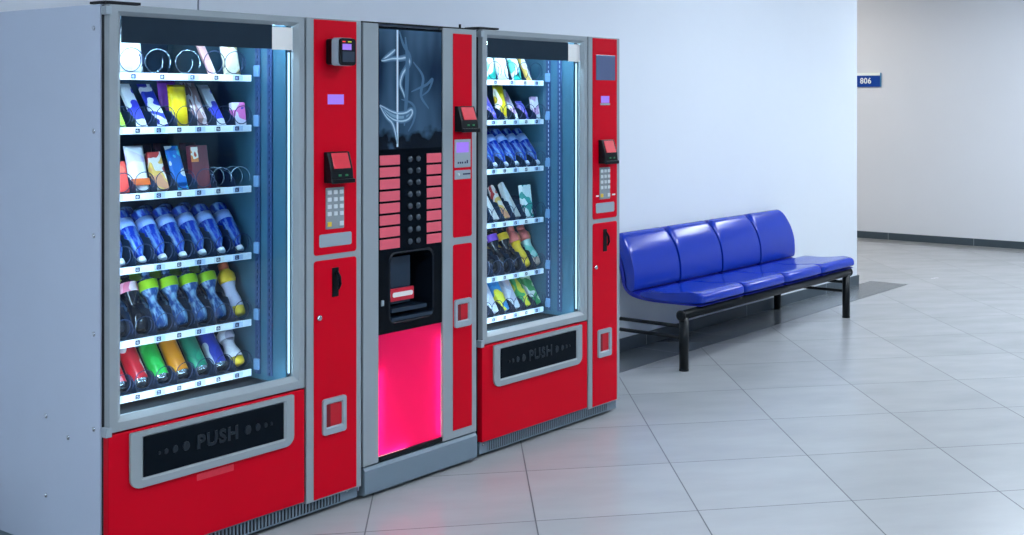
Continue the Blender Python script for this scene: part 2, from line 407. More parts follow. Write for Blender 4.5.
def vending_machine(X0, k, label, near):
    root = thing('vending_machine', label, 'vending machine', (X0, FY, 0), 'snack and drink vending machines')
    x = lambda v: v * k
    W = x(1.01)
    # body
    sp = boxo('side_panel', 0, .022, .042, .80, .055, 1.83, M['side'], root, .002)
    if near:
        for y, z in ((.075, 1.755), (.075, 1.43), (.075, 1.1), (.075, .79), (.075, .49), (.36, .49), (.225, .44), (.36, .23)):
            screw(sp, -.0003, y, z, '-x', .008)
    boxo('side_panel', W - .022, W, .03, .80, .055, 1.83, M['side'], root, .002)
    tp = boxo('top_panel', .022, W - .022, .03, .80, 1.805, 1.83, M['side'], root)
    boxo('hinge_plate', .0, .12, .012, .10, 1.8315, 1.840, M['gasket'], tp, .001)
    boxo('back_panel', .022, W - .022, .775, .80, .055, 1.805, M['back'], root)
    boxo('door_gasket', .006, .022, .0275, .0415, .06, 1.826, M['gasket'], root)
    boxo('liner', x(.700), x(.712), .046, .774, .50, 1.805, M['liner'], root)           # inner right wall of the product chamber
    boxo('liner', .023, .030, .03, .774, .50, 1.805, M['liner'], root)
    boxo('chamber_floor', .030, x(.700), .03, .774, .478, .50, M['gasket'], root)
    # slotted uprights on the inner right wall
    for y in (.115, .185):
        bm = bmesh.new()
        n = 58
        zz = [.52 + i * (1.27 / n) for i in range(n + 1)]
        x1 = x(.700) - .0005; x0_ = x1 - .006
        # strip with holes: built as quads, the hole columns left open
        ys = [y, y + .011, y + .017, y + .028]
        grid = {}
        def V(i, j):
            if (i, j) not in grid: grid[(i, j)] = bm.verts.new((x0_, ys[i], zz2[j]))
            return grid[(i, j)]
        zz2 = []
        for a in range(n): zz2 += [zz[a], zz[a] + .012]
        for j in range(len(zz2) - 1):
            for i in range(3):
                if i == 1 and j % 2 == 0: continue
                bm.faces.new([V(i, j), V(i + 1, j), V(i + 1, j + 1), V(i, j + 1)])
        o = link('slotted_upright', bm, M['upright'], root)
        boxo('slot_backing', x1 - .0012, x1 - .0002, y + .010, y + .018, .53, 1.78, M['rail'], o)
        sm = o.modifiers.new('solid', 'SOLIDIFY'); sm.thickness = .003; sm.offset = 1
    # door with glass
    O = (x(.006), x(.749), .484, 1.829); I = (x(.052), x(.710), .531, 1.795)
    df = frame_ring('door_frame', O, I, [(0, .027), (0, .004), (.04, 0), (.62, 0), (1, .016), (1, .027)], M['frame'], root, .0012)
    boxo('glass_pane', I[0] - .004, I[1] + .004, .0195, .0255, I[2] - .004, I[3] + .004, M['glass'], df)
    boxo('header_film', x(.056), x(.6205), .0165, .0193, 1.71, I[3] + .003, M['header'], df)
    boxo('price_card', x(.621), x(.708), .0164, .0193, 1.708, 1.789, M['card'], df)
    for z in (.487, 1.80):
        boxo('hinge', -.006, .014, -.004, .026, z - .013 if z < 1 else z - .004, z + .017 if z < 1 else z + .022, M['plate'], df, .002)
    # lamps of the chamber
    bm = bmesh.new(); tube(bm, [(x(.7065), .036, .54), (x(.7065), .036, 1.70)], .004, 8); link('lamp_tube', bm, M['led_dim'], root)
    bm = bmesh.new(); tube(bm, [(.045, .040, .56), (.045, .040, 1.76)], .007, 8); link('lamp_tube', bm, M['led'], root)
    bm = bmesh.new(); tube(bm, [(.08, .05, 1.775), (x(.66), .05, 1.775)], .008, 8); link('lamp_tube', bm, M['led'], root)
    bm = bmesh.new(); tube(bm, [(.08, .042, .511), (x(.68), .042, .511)], .006, 8); link('lamp_tube', bm, M['led_fill_low'], root)  # hidden extra tube, added to brighten the lower shelves
    # control column
    cp = plate('control_door', x(.756), W, .058, 1.829, 0, .029, M['frame'], root, 0, .002)
    up = plate('red_panel', x(.788), x(.985), .957, 1.824, -.003, .001, M['red'], root, (.012, .012, 0, 0))
    lo = plate('red_panel', x(.788), x(.985), .064, .937, -.003, .001, M['red'], root, (0, 0, .012, .012))
    if near:
        cr = plate('card_reader', .840, .920, 1.658, 1.755, -.04, -.0035, M['black'], root, .01, .003)
        plate('reader_body', .834, .910, 1.654, 1.757, -.078, -.041, M['plate'], cr, .012, .004)
        plate('reader_face', .836, .909, 1.655, 1.755, -.090, -.0785, M['black'], cr, .012, .003)
        plate('reader_screen', .845, .886, 1.712, 1.734, -.0912, -.0902, M['lilac'], cr, .001, 0)
        boxo('indicator', .845, .858, -.0915, -.0902, 1.740, 1.744, emit('red_indicator', (255, 60, 60), 1.2), cr)
        boxo('indicator', .870, .886, -.0915, -.0902, 1.740, 1.744, emit('yellow_indicator', (200, 220, 60), 1.0), cr)
        plate('reader_pad', .845, .900, 1.668, 1.706, -.0912, -.0902, mat('dark_slate_pad', (44, 58, 74), .3), cr, .002, 0)
        plate('display', .849, .923, 1.512, 1.549, -.0045, -.0025, M['lilac'], root, .001, 0)
    else:
        plate('info_screen', x(.811), x(.967), 1.623, 1.744, -.0055, -.0025, M['grey_screen'], root, .003)
        d_ = plate('display', x(.852), x(.919), 1.514, 1.547, -.0045, -.0025, M['lilac'], root, .001, 0)
        plate('display_label', x(.846), x(.925), 1.503, 1.512, -.0045, -.0025, M['plate'], d_, .001, 0)
    bill_acceptor(root, x(.832), x(.935), 1.222, 1.336, k)
    kp = plate('keypad', x(.839), x(.922), 1.050, 1.203, -.0075, -.0025, M['keyplate'], root, .003)
    for r_ in range(4):
        for c_ in range(3):
            xx = x(.839) + x(.083) * (c_ + .5) / 3; zz_ = 1.186 - r_ * .0265
            plate('key', xx - .0085, xx + .0085, zz_ - .0075, zz_ + .0075, -.0115, -.0076, M['key'], kp, .002, .001)
    for c_, mm in ((0, M['yellow_key']), (2, M['key'])):
        xx = x(.839) + x(.083) * (c_ + .5) / 3
        plate('key', xx - .009, xx + .009, 1.060, 1.077, -.0115, -.0076, mm, kp, .002, .001)
    if not near:
        for xx, w_ in ((.822, .009), (.955, .012)):
            plate('mark', x(xx) - w_, x(xx) + w_, 1.064, 1.071, -.0045, -.0025, M['card'], up, 0, 0)
    plate('label_plate', x(.810), x(.960), .985, 1.033, -.0055, -.0025, M['plate'], root, .008)
    hd = plate('handle_recess', x(.869), x(.899), .797, .905, -.0055, -.0025, M['black'], root, .002)
    bm = bmesh.new(); tube(bm, [(x(.888), -.008, .890), (x(.888), -.022, .872), (x(.888), -.026, .845), (x(.888), -.018, .826)], [.005, .006, .006, .004], 8); link('lever', bm, M['flap'], hd)
    bm = bmesh.new(); lathe(bm, [(.011, 0), (.011, .006), (.007, .009)], 14); lk = link('lock', bm, M['chrome'], root, loc=(x(.810), -.0025, .728), rot=(R(90), 0, 0))
    coin_return(root, x(.823), x(.930), .292, .425)
    # delivery door
    dp = plate('delivery_panel', x(.004), x(.747), .070, .479, 0, .029, M['red'], root, 0, .002)
    frame_ring('bezel', (x(.072), x(.695), .291, .472), (x(.118), x(.652), .322, .4505), [(0, -.0005), (0, -.010), (.75, -.010), (1, -.004), (1, -.0005)], M['frame'], dp, 0, (.035, .035, .006, .006), (.002, .002, .002, .002))
    fl = boxo('delivery_flap', x(.117), x(.653), -.008, -.0008, .3215, .451, M['flap'], root, .003)
    cx = x(.385); 
    text_obj('lettering', 'PUSH', .062, .0018, M['emboss'], fl, (cx, -.0092, .388), 1.12, .0015)
    for sg in (-1, 1):
        for off, r_ in ((.118, .016), (.158, .0125), (.190, .009), (.214, .006)):
            q = []
            for i in range(14):
                a = 2 * PI * i / 14; q.append((cx + sg * x(off) + r_ * .8 * math.cos(a), .388 + r_ * math.sin(a)))
            bm = bmesh.new(); prism(bm, q, -.0112, -.0075); link('dot', bm, M['emboss'], fl, .0012)
    if near: plate('sticker', x(.312), x(.452), .259, .281, -.0012, .0005, M['faded'], dp, .002, 0)
    # plinth with vent
    pl = boxo('plinth', .006, W - .004, .018, .70, .014, .066, M['kick'], root, .002)
    bm = bmesh.new()
    gx0, gx1, gz0, gz1 = x(.06), x(.925), .020, .062
    n = 60
    box(bm, gx0, gx1, .0135, .0175, gz1, gz1 + .0035); box(bm, gx0, gx1, .0135, .0175, gz0 - .0035, gz0)
    for i in range(n + 1):
        xx = gx0 + (gx1 - gx0) * i / n
        box(bm, xx - .0030, xx + .0030, .0137, .0173, gz0 - .001, gz1 + .001)
    link('vent_grille', bm, M['kick'], pl)
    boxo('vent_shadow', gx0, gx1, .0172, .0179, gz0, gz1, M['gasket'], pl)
    for xx in (.03, .955): screw(pl, x(xx), .0178, .052, '-y', .005)
    for fx in (.06, W - .06):
        for fy in (.12, .62):
            bm = bmesh.new(); lathe(bm, [(.028, 0), (.028, .006), (.012, .008), (.012, .02)], 14); link('foot', bm, M['gasket'], root, loc=(fx, fy, 0))
    # shelves
    for si, z in enumerate(RAILS):
        tr = boxo('shelf', .034, x(.671 if near else .664), .212, .60, z - .012, z - .005, M['tray'], root)
        boxo('price_rail', .034, x(.671 if near else .664), .203, .2115, z - .024, z, M['rail'], tr, .001)
        boxo('bracket', x(.686), x(.6985), .186, .214, z - .006, z + .036, M['bracket'], tr, .003)
        wide = (si == 0)
        cols = [.61, .525, .43, .315, .21, .10] if wide else SLOTS
        for ci, c in enumerate(cols[:6] if wide else cols[:7]):
            cc = x(c - (0 if wide else .040)) + .004
            if ci < 6 or not wide:
                w = .012
                tg = boxo('price_tag', cc - .020, cc + .020, .2013, .2029, z - .0215, z - .0025, M['card'] if ci % 2 else M['tag'], tr)
                fr = bmesh.new()
                ring(fr, [[(a, yy, b) for a, b in rr_pts(cc - .013 + d_, cc - .001 + (0.004 - d_), z - .0195 + d_, z - .0045 - d_, .002, 2)] for d_, yy in ((0, .2013), (0, .2008), (.0030, .2008), (.0030, .2013))])
                link('tag_border', fr, M['ink'], tr)
                num = str(si + 1) + str(len(cols) - ci)
                text_obj('tag_number', num, .0105, .0001, M['ink'], tr, (cc - .005, .2006, z - .012), 0.9, .0003)
        for ci, c in enumerate(cols):
            cc = x(c - (0 if wide else .008) + (0 if near else .008))
            rad = .040 if wide else .033
            full = (near and ((si == 2 and ci < 2) or (si == 0 and ci in (2, 3)))) or (not near and si == 1 and ci == 9)
            bm = bmesh.new()
            helix(bm, cc, .214 if full else .208, z + rad + .004, rad, .045 if full else .016, (1.15 if wide else 1.6) if full else 1.2, .0013 if full else .0016, -.6)
            link('coil', bm, M['wire_bright'] if full else M['wire'], tr)
        bounds = [(a + b) / 2 + (0 if near else .012) for a, b in zip(cols, cols[1:])]
        if not wide:
            for b_ in bounds:
                bm = bmesh.new()
                top = .098 if si in (3, 4) else .066
                pts = [(.214, z - .004), (.58, z - .004), (.58, z + top), (.292, z + top), (.286, z + top - .012), (.262, z + top - .014), (.232, z + .034), (.218, z + .022)]
                a_ = [bm.verts.new((x(b_) - .0012, p, q)) for p, q in pts]; c_ = [bm.verts.new((x(b_) + .0012, p, q)) for p, q in pts]
                bm.faces.new(a_); bm.faces.new(c_[::-1])
                for i in range(len(pts)): bm.faces.new([a_[i], a_[(i + 1) % len(pts)], c_[(i + 1) % len(pts)], c_[i]])
                link('divider', bm, M['divider'], tr)
    return root
M['upright'] = mat('galvanised_upright', (44, 66, 104), 0.35, var=0.08)
M['bracket'] = mat('pale_bracket_plastic', (112, 146, 184), .35)
M['emboss'] = mat('embossed_lettering', (20, 31, 40), 0.3, spec=.45, var=0.05)

X1, K1 = 2.100, 1.0
X3, K3 = 3.762, 0.955
vm1 = vending_machine(X1, K1, 'tall red and grey snack vending machine nearest the camera, with black card reader', True)
vm3 = vending_machine(X3, K3, 'red and grey snack vending machine farther back, right beside the blue bench', False)

# ------------------------------------------------------------------ coffee machine
def coffee_machine():
    X0 = 3.118
    r = thing('coffee_machine', 'narrow grey and red hot drinks machine with glowing pink lower panel between two snack machines', 'coffee machine', (X0, FY, 0))
    W = .616
    boxo('side_panel', 0, .015, .03, .78, .03, 1.825, M['side'], r, .002)
    boxo('side_panel', W - .015, W, .03, .78, .03, 1.825, M['side'], r, .002)
    boxo('top_panel', .015, W - .015, .03, .78, 1.80, 1.825, M['side'], r)
    boxo('back_panel', .015, W - .015, .76, .78, .03, 1.80, M['gasket'], r)
    # door: left pillar, right pillar, top trim
    plate('door_pillar', .002, .078, .126, 1.824, 0, .029, M['frame'], r, 0, .003)
    plate('door_pillar', .419, W - .002, .126, 1.824, 0, .029, M['frame'], r, 0, .003)
    bm = bmesh.new(); box(bm, .0, W, .006, .03, 1.825, 1.830); link('top_trim', bm, M['gasket'], r)
    boxo('lens_stub', W - .05, W - .043, .05, .057, 1.8305, 1.848, M['gasket'], r)
    # upper glossy black panel in one sheet with a niche cut in it
    x0, x1 = .079, .418
    nx0, nx1, nz0, nz1 = .138, .368, .655, .925
    bm = bmesh.new()
    out = rr_pts(x0, x1, .617, 1.815, 1e-4, 6); inn = rr_pts(nx0, nx1, nz0, nz1, (.03, .03, .03, .03), 6)
    ring(bm, [[(a, y, b) for a, b in l] for l, y in ((out, .012), (out, .005), (inn, .005), (inn, .012))])
    fp = link('front_panel', bm, M['blackglass'], r)
    # printed picture on its upper part: steaming cup
    pic = plate('picture', x0 + .004, x1 - .004, 1.335, 1.805, .0035, .0048, M['picture'], r, 0, 0)
    layer = [0]
    def stroke(pts, w, m, yy=.0033):
        layer[0] += 1; yy -= layer[0] * .00003
        # smooth ribbon through the points, lying on the picture
        P = [Vector((a, 0, b)) for a, b in pts]
        ex = [P[0] * 2 - P[1]] + P + [P[-1] * 2 - P[-2]]
        line = []
        for i in range(1, len(ex) - 2):
            p0, p1, p2, p3 = ex[i - 1:i + 3]
            for s_ in range(8):
                t = s_ / 8
                line.append(0.5 * ((2 * p1) + (-p0 + p2) * t + (2 * p0 - 5 * p1 + 4 * p2 - p3) * t * t + (-p0 + 3 * p1 - 3 * p2 + p3) * t ** 3))
        line.append(P[-1])
        bm = bmesh.new(); prev = None
        for i, p in enumerate(line):
            a = line[max(0, i - 1)]; b = line[min(len(line) - 1, i + 1)]; d = (b - a).normalized(); s_ = Vector((d.z, 0, -d.x))
            t = i / (len(line) - 1); ww = w * (.35 + .65 * math.sin(PI * min(1, max(0, t))))
            cur = [bm.verts.new((q.x, yy, q.z)) for q in (p + s_ * ww, p - s_ * ww)]
            if prev: bm.faces.new([prev[0], cur[0], cur[1], prev[1]])
            prev = cur
        link('steam_stroke', bm, m, pic)
        return line
    W1, W2 = M['steam'], M['steam_soft']
    X = lambda px: .079 + (px - 377.5) / 65.0 * .339
    Z = lambda py: 1.815 - (py - 24) / 127.0 * .475
    bm = bmesh.new(); box(bm, X(395.3), X(397.0), .0030, .0034, Z(150), Z(27)); link('light_line', bm, W1, pic)
    W3 = M['steam_faint']
    def soft(pts, w):
        stroke(pts, w * 3.2, W3); stroke(pts, w * 1.7, W2); stroke(pts, w * .55, W1)
    hand = [(X(380.5), Z(60)), (X(386), Z(55.5)), (X(392), Z(50)), (X(394), Z(47.5))]
    soft(hand, .0035)
    soft([(X(380.5), Z(60)), (X(384), Z(59.5)), (X(391), Z(57.5)), (X(399), Z(57)), (X(405), Z(56)), (X(408), Z(60)), (X(405), Z(67)), (X(401), Z(74)), (X(399), Z(84)), (X(402), Z(93)), (X(404), Z(100))], .0042)
    stroke([(X(398), Z(28)), (X(402), Z(42)), (X(408), Z(52)), (X(410), Z(58))], .007, W3)
    stroke([(X(404), Z(34)), (X(406), Z(60)), (X(405), Z(100)), (X(403), Z(128))], .010, W3)
    cup = [(X(379), Z(106)), (X(384), Z(109)), (X(391), Z(113)), (X(398), Z(115)), (X(405), Z(114)), (X(410), Z(111)), (X(411), Z(115)), (X(407), Z(121)), (X(400), Z(123)), (X(392), Z(121)), (X(385), Z(115))]
    bm = bmesh.new(); prev = None
    for (a, b), (c, d) in zip(((379, 106), (384, 109), (391, 113), (398, 115), (405, 114), (411, 111)), ((379.2, 107), (385, 115), (392, 121), (400, 123), (407, 121), (411.2, 115))):
        cur = [bm.verts.new((X(a), .0034, Z(b))), bm.verts.new((X(c), .0034, Z(d)))]
        if prev: bm.faces.new([prev[0], cur[0], cur[1], prev[1]])
        prev = cur
    link('cup_fill', bm, W2, pic)
    soft(cup + cup[:1], .0034)
    soft([(X(379), Z(107)), (X(385), Z(118)), (X(391), Z(125)), (X(394), Z(135)), (X(396), Z(147))], .003)
    stroke([(X(410), Z(92)), (X(418), Z(88)), (X(426), Z(84)), (X(432), Z(78)), (X(428), Z(90)), (X(420), Z(97))], .006, W3)
    stroke([(X(400), Z(100)), (X(410), Z(104)), (X(414), Z(112)), (X(412), Z(124)), (X(407), Z(134))], .006, W3)
    stroke([(X(412), Z(60)), (X(422), Z(76)), (X(420), Z(96)), (X(428), Z(110))], .007, W3)
    # selection buttons
    for i in range(8):
        zt = 1.312 - i * .0468
        for a, b in ((.086, .188), (.332, .412)):
            plate('button_label', a, b, zt - .038, zt, .0015, .0048, M['pinkbtn'], r, .002, .001)
        for cx in (.242, .285):
            bm = bmesh.new(); lathe(bm, [(.0125, 0), (.0125, .004), (.010, .007), (.004, .008)], 14)
            link('round_button', bm, M['button'], r, loc=(cx, .0048, zt - .019), rot=(R(90), 0, 0))
    # cup niche
    bm = bmesh.new()
    fr = rr_pts(nx0, nx1, nz0, nz1, .03, 6); bk = rr_pts(nx0 + .008, nx1 - .008, nz0 + .01, nz1 - .01, .028, 6)
    a = [bm.verts.new((p, .012, q)) for p, q in fr]; b = [bm.verts.new((p, .15, q)) for p, q in bk]
    for i in range(len(a)): bm.faces.new([a[i], a[(i + 1) % len(a)], b[(i + 1) % len(b)], b[i]])
    bm.faces.new(b)
    ni = link('cup_niche', bm, M['niche'], r, smooth=False)
    s_ = ni.modifiers.new('solid', 'SOLIDIFY'); s_.thickness = .002; s_.offset = 1
    frame_ring('niche_rim', (nx0 - .006, nx1 + .006, nz0 - .006, nz1 + .006), (nx0 + .004, nx1 - .004, nz0 + .004, nz1 - .004), [(0, .0045), (.5, 0), (1, .0045)], M['niche'], ni, 0, (.034,) * 4, (.028,) * 4)
    cb = boxo('cup_shutter', nx0 + .02, nx1 - .075, .055, .062, nz0 + .06, nz1 - .02, M['shutter'], ni, .004)
    rl = boxo('cup_label', nx0 + .015, nx1 - .075, .035, .045, nz0 + .075, nz0 + .125, M['redlabel'], r, .002)
    plate('white_slot', nx0 + .042, nx1 - .082, nz0 + .091, nz0 + .110, .0335, .0352, M['card'], rl, .008, 0)
    bm = bmesh.new()
    for zz, yy in ((nz0 + .048, .008), ):
        prism(bm, rr_pts(nx0 + .012, nx1 - .03, zz - .012, zz + .004, .005), yy, .14)
    tr = link('cup_tray', bm, M['tray_gloss'], r, .002)
    bm = bmesh.new(); prism(bm, rr_pts(nx0 + .006, nx1 - .006, nz0 + .004, nz0 + .018, .005), .0, .12); link('drip_tray', bm, M['tray_gloss'], r, .002)
    boxo('latch', .093, .104, -.002, .0045, .728, .750, M['plate'], r, .001)
    # glowing lower panel: a translucent sheet over lamps
    boxo('glow_panel', x0 + .001, x1 - .001, .010, .0125, .146, .616, M['pink'], r)
    lb = bmesh.new()
    a0, a1, b0, b1 = x0 - .004, x1 + .004, .136, .622
    v = [lb.verts.new(p) for p in ((a0, .013, b0), (a1, .013, b0), (a1, .013, b1), (a0, .013, b1), (a0, .12, b0), (a1, .12, b0), (a1, .12, b1), (a0, .12, b1))]
    for f in ((4, 5, 6, 7), (0, 1, 5, 4), (1, 2, 6, 5), (2, 3, 7, 6), (3, 0, 4, 7)): lb.faces.new([v[i] for i in f])
    o = link('light_box', lb, M['whitebox'], r)
    for pts in ([(x0 + .015, .030, .155), (x0 + .015, .030, .48)], [(x1 - .013, .030, .155), (x1 - .013, .030, .56)], [(x0 + .02, .026, .152), (x0 + .16, .026, .152)]):
        bm = bmesh.new(); tube(bm, pts, .0035, 8); link('lamp_tube', bm, M['pinkled'], r)
    boxo('black_strip', x0, x1, .002, .0135, .128, .145, M['black'], r, .001)
    # red column
    plate('red_panel', .475, .584, .957, 1.803, -.003, .001, M['red'], r, (.010, .010, 0, 0))
    plate('red_panel', .475, .584, .159, .928, -.003, .001, M['red'], r, (0, 0, .010, .010))
    bill_acceptor(r, .482, .580, 1.396, 1.502, 1)
    dp = plate('display_unit', .480, .573, 1.247, 1.364, -.006, -.0025, M['plate'], r, .003)
    plate('screen', .489, .560, 1.309, 1.352, -.0072, -.0055, M['lilac'], dp, .002, 0)
    for i, c in enumerate((.500, .512, .524, .540, .552)):
        plate('pictogram', c - .003, c + .004, 1.263, 1.271 + (.006 if i == 4 else 0), -.0068, -.0055, M['ink'], dp, 0, 0)
    cs = plate('coin_slot_plate', .481, .573, 1.198, 1.236, -.006, -.0025, M['plate'], r, .003)
    boxo('slot', .527, .570, -.0068, -.0055, 1.216, 1.222, M['ink'], cs)
    bm = bmesh.new(); lathe(bm, [(.006, 0), (.006, .002), (.003, .003)], 10); link('button', bm, M['key'], cs, loc=(.502, -.0058, 1.218), rot=(R(90), 0, 0))
    coin_return(r, .478, .574, .584, .700)
    # kick panel with folded lower edge
    bm = bmesh.new()
    prof = [(.006, .121), (-.004, .108), (-.004, .020), (.004, .012), (.70, .012), (.70, .121)]
    A = [bm.verts.new((.006, y, z)) for y, z in prof]; B = [bm.verts.new((W - .002, y, z)) for y, z in prof]
    bm.faces.new(A); bm.faces.new(B[::-1])
    for i in range(len(prof)): bm.faces.new([A[i], A[(i + 1) % len(prof)], B[(i + 1) % len(prof)], B[i]])
    link('kick_panel', bm, M['kick'], r, .002)
    for fx in (.06, W - .06):
        for fy in (.12, .62):
            bm = bmesh.new(); lathe(bm, [(.025, 0), (.025, .006), (.012, .008), (.012, .016)], 14); link('foot', bm, M['gasket'], r, loc=(fx, fy, 0))

def picture_mat():
    m, nt, N, L, b = new_mat('printed_steam_picture')
    tc = N.new('ShaderNodeTexCoord')
    nz = N.new('ShaderNodeTexNoise'); nz.inputs['Scale'].default_value = 4; nz.inputs['Detail'].default_value = 1.5
    mp = N.new('ShaderNodeMapping'); mp.inputs['Scale'].default_value = (2.2, 1, .7)
    L.new(tc.outputs['Object'], mp.inputs['Vector']); L.new(mp.outputs[0], nz.inputs['Vector'])
    rp = N.new('ShaderNodeValToRGB'); e = rp.color_ramp.elements
    e[0].position = .3; e[0].color = lin((18, 38, 62)); e[1].position = .8; e[1].color = lin((82, 116, 142))
    L.new(nz.outputs['Fac'], rp.inputs[0])
    # dark printed shapes along the bottom of the picture
    sp = N.new('ShaderNodeSeparateXYZ'); L.new(tc.outputs['Object'], sp.inputs[0])
    mr = N.new('ShaderNodeMapRange'); mr.inputs['From Min'].default_value = 1.36; mr.inputs['From Max'].default_value = 1.50; L.new(sp.outputs['Z'], mr.inputs['Value'])
    n2 = N.new('ShaderNodeTexNoise'); n2.inputs['Scale'].default_value = 16; L.new(tc.outputs['Object'], n2.inputs['Vector'])
    ad = N.new('ShaderNodeMath'); ad.operation = 'ADD'; L.new(mr.outputs[0], ad.inputs[0]); L.new(n2.outputs['Fac'], ad.inputs[1])
    st = N.new('ShaderNodeMapRange'); st.inputs['From Min'].default_value = .62; st.inputs['From Max'].default_value = .86; L.new(ad.outputs[0], st.inputs['Value'])
    mx = N.new('ShaderNodeMix'); mx.data_type = 'RGBA'; L.new(st.outputs[0], mx.inputs[0]); mx.inputs[6].default_value = lin((8, 14, 24)); L.new(rp.outputs[0], mx.inputs[7])
    L.new(mx.outputs[2], b.inputs['Base Color']); b.inputs['Roughness'].default_value = .12
    return m
M['picture'] = picture_mat()
M['steam'] = mat('white_print', (196, 218, 232), .3, spec=.2)
M['steam_soft'] = mat('soft_blue_print', (118, 152, 176), .3, spec=.2)
M['steam_faint'] = mat('faint_blue_print', (70, 104, 132), .3, spec=.2)
M['niche'] = mat('dark_niche_plastic', (16, 24, 34), .2, spec=.5)
M['shutter'] = mat('smoked_shutter', (26, 44, 62), .12)
M['redlabel'] = mat('red_label', (196, 20, 48), .35)
M['tray_gloss'] = mat('dark_gloss_tray', (30, 44, 60), .12)
M['whitebox'] = mat('white_box_inside', (235, 235, 235), .7)
M['pinkled'] = emit('white_lamp_tube', (255, 238, 240), 16.0)
def pink_mat():
    m, nt, N, L, b = new_mat('pink_translucent_sheet')
    out = [n for n in N if n.type == 'OUTPUT_MATERIAL'][0]
    t = N.new('ShaderNodeBsdfTranslucent'); t.inputs['Color'].default_value = lin((255, 86, 172))
    nz = N.new('ShaderNodeTexNoise'); nz.inputs['Scale'].default_value = 5
    tc = N.new('ShaderNodeTexCoord'); L.new(tc.outputs['Object'], nz.inputs['Vector'])
    b.inputs['Base Color'].default_value = lin((240, 36, 120)); b.inputs['Roughness'].default_value = .25
    mx = N.new('ShaderNodeMixShader'); mx.inputs[0].default_value = .7
    L.new(b.outputs[0], mx.inputs[1]); L.new(t.outputs[0], mx.inputs[2]); L.new(mx.outputs[0], out.inputs['Surface'])
    return m
M['pink'] = pink_mat()
coffee_machine()

# ------------------------------------------------------------------ goods in the machines
def place(o, X0, k, c, y, z, lean, yaw=0.0, r=0.0, d=None):
    if k < 1: c += .012
    """stand a thing built along +z (base at z=0) in column c, leaning back; lean = angle above the horizontal"""
    a = R(lean)
    half = r if d is None else d
    o.location = (X0 + c * k, FY + y + half * math.sin(a), z - .005 + half * math.cos(a) + .0008)
    o.rotation_euler = Euler((-(PI / 2 - a), 0, yaw), 'XYZ')

def bottle_parts(name, profs, parent):
    """profs: list of (part name, material, profile)"""
    for nm, m, prof in profs:
        bm = bmesh.new(); lathe(bm, prof, 20); link(nm, bm, m, parent, smooth=True)

B = {}
def bottle_mat(name, c1, c2, trans):
    """tinted moulded plastic with a ribbed, dented surface; pale streaks in the colour imitate glints"""
    m, nt, N, L, b = new_mat(name)
    tc = N.new('ShaderNodeTexCoord'); vo = N.new('ShaderNodeTexNoise'); vo.inputs['Scale'].default_value = 80; vo.inputs['Detail'].default_value = 2
    mp = N.new('ShaderNodeMapping'); mp.inputs['Scale'].default_value = (1, 1, .22); L.new(tc.outputs['Object'], mp.inputs['Vector']); L.new(mp.outputs[0], vo.inputs['Vector'])
    rp = N.new('ShaderNodeValToRGB'); e = rp.color_ramp.elements
    e[0].position = .46; e[0].color = lin(c1); e[1].position = .70; e[1].color = lin(c2)  # paler end of the ramp paints long highlights into the base colour
    L.new(vo.outputs['Fac'], rp.inputs[0]); L.new(rp.outputs[0], b.inputs['Base Color'])
    bp = N.new('ShaderNodeBump'); bp.inputs['Strength'].default_value = .6; bp.inputs['Distance'].default_value = .003
    L.new(vo.outputs['Fac'], bp.inputs['Height']); L.new(bp.outputs['Normal'], b.inputs['Normal'])
    b.inputs['Roughness'].default_value = .1; b.inputs['Transmission Weight'].default_value = trans; b.inputs['IOR'].default_value = 1.4
    b.inputs['Specular IOR Level'].default_value = .8
    return m
def clear(name, col, rough=.06, trans=.75):
    return mat(name, col, rough, trans=trans, ior=1.33, var=.03, spec=.6)
B['water'] = bottle_mat('blue_water_bottle', (16, 60, 200), (130, 184, 255), .3)
B['clear'] = bottle_mat('clear_soda_bottle', (34, 84, 158), (165, 210, 250), .38)
B['cola'] = mat('dark_cola', (14, 16, 28), .08, spec=.6)
B['cap_white'] = mat('white_cap', (226, 230, 240), .35)
B['lab_blue'] = print_mat('pale_blue_bottle_label', [(150, 180, 240), (128, 162, 235)], 14)
B['lab_green'] = print_mat('lime_bottle_label', [(170, 222, 30), (150, 210, 20), (225, 240, 190)], 9)
B['lab_pink'] = print_mat('pink_bottle_label', [(240, 170, 190), (232, 120, 150), (250, 220, 225)], 14)
B['alu'] = mat('can_aluminium', (190, 196, 204), .25, metal=.9)

# tall water bottle, standing on its cap
def water_bottle(lab):
    t = bpy.data.objects.new('water_bottle', None); C.objects.link(t)
    bottle_parts('water_bottle', [
        ('cap', B['cap_white'], [(.0135, 0), (.0145, .002), (.0145, .016), (.0125, .018)]),
        ('body', B['water'], [(.0118, .018), (.012, .026), (.018, .038), (.0255, .052), (.0300, .068), (.0315, .080), (.0322, .092), (.0298, .097), (.0322, .102), (.0300, .107), (.0322, .112), (.0302, .117), (.0324, .122), (.0325, .134), (.0325, .176), (.031, .181), (.0325, .186), (.0325, .206), (.027, .216), (.012, .218)]),
        ('label', lab, [(.0331, .136), (.0331, .174)])], t)
    return t
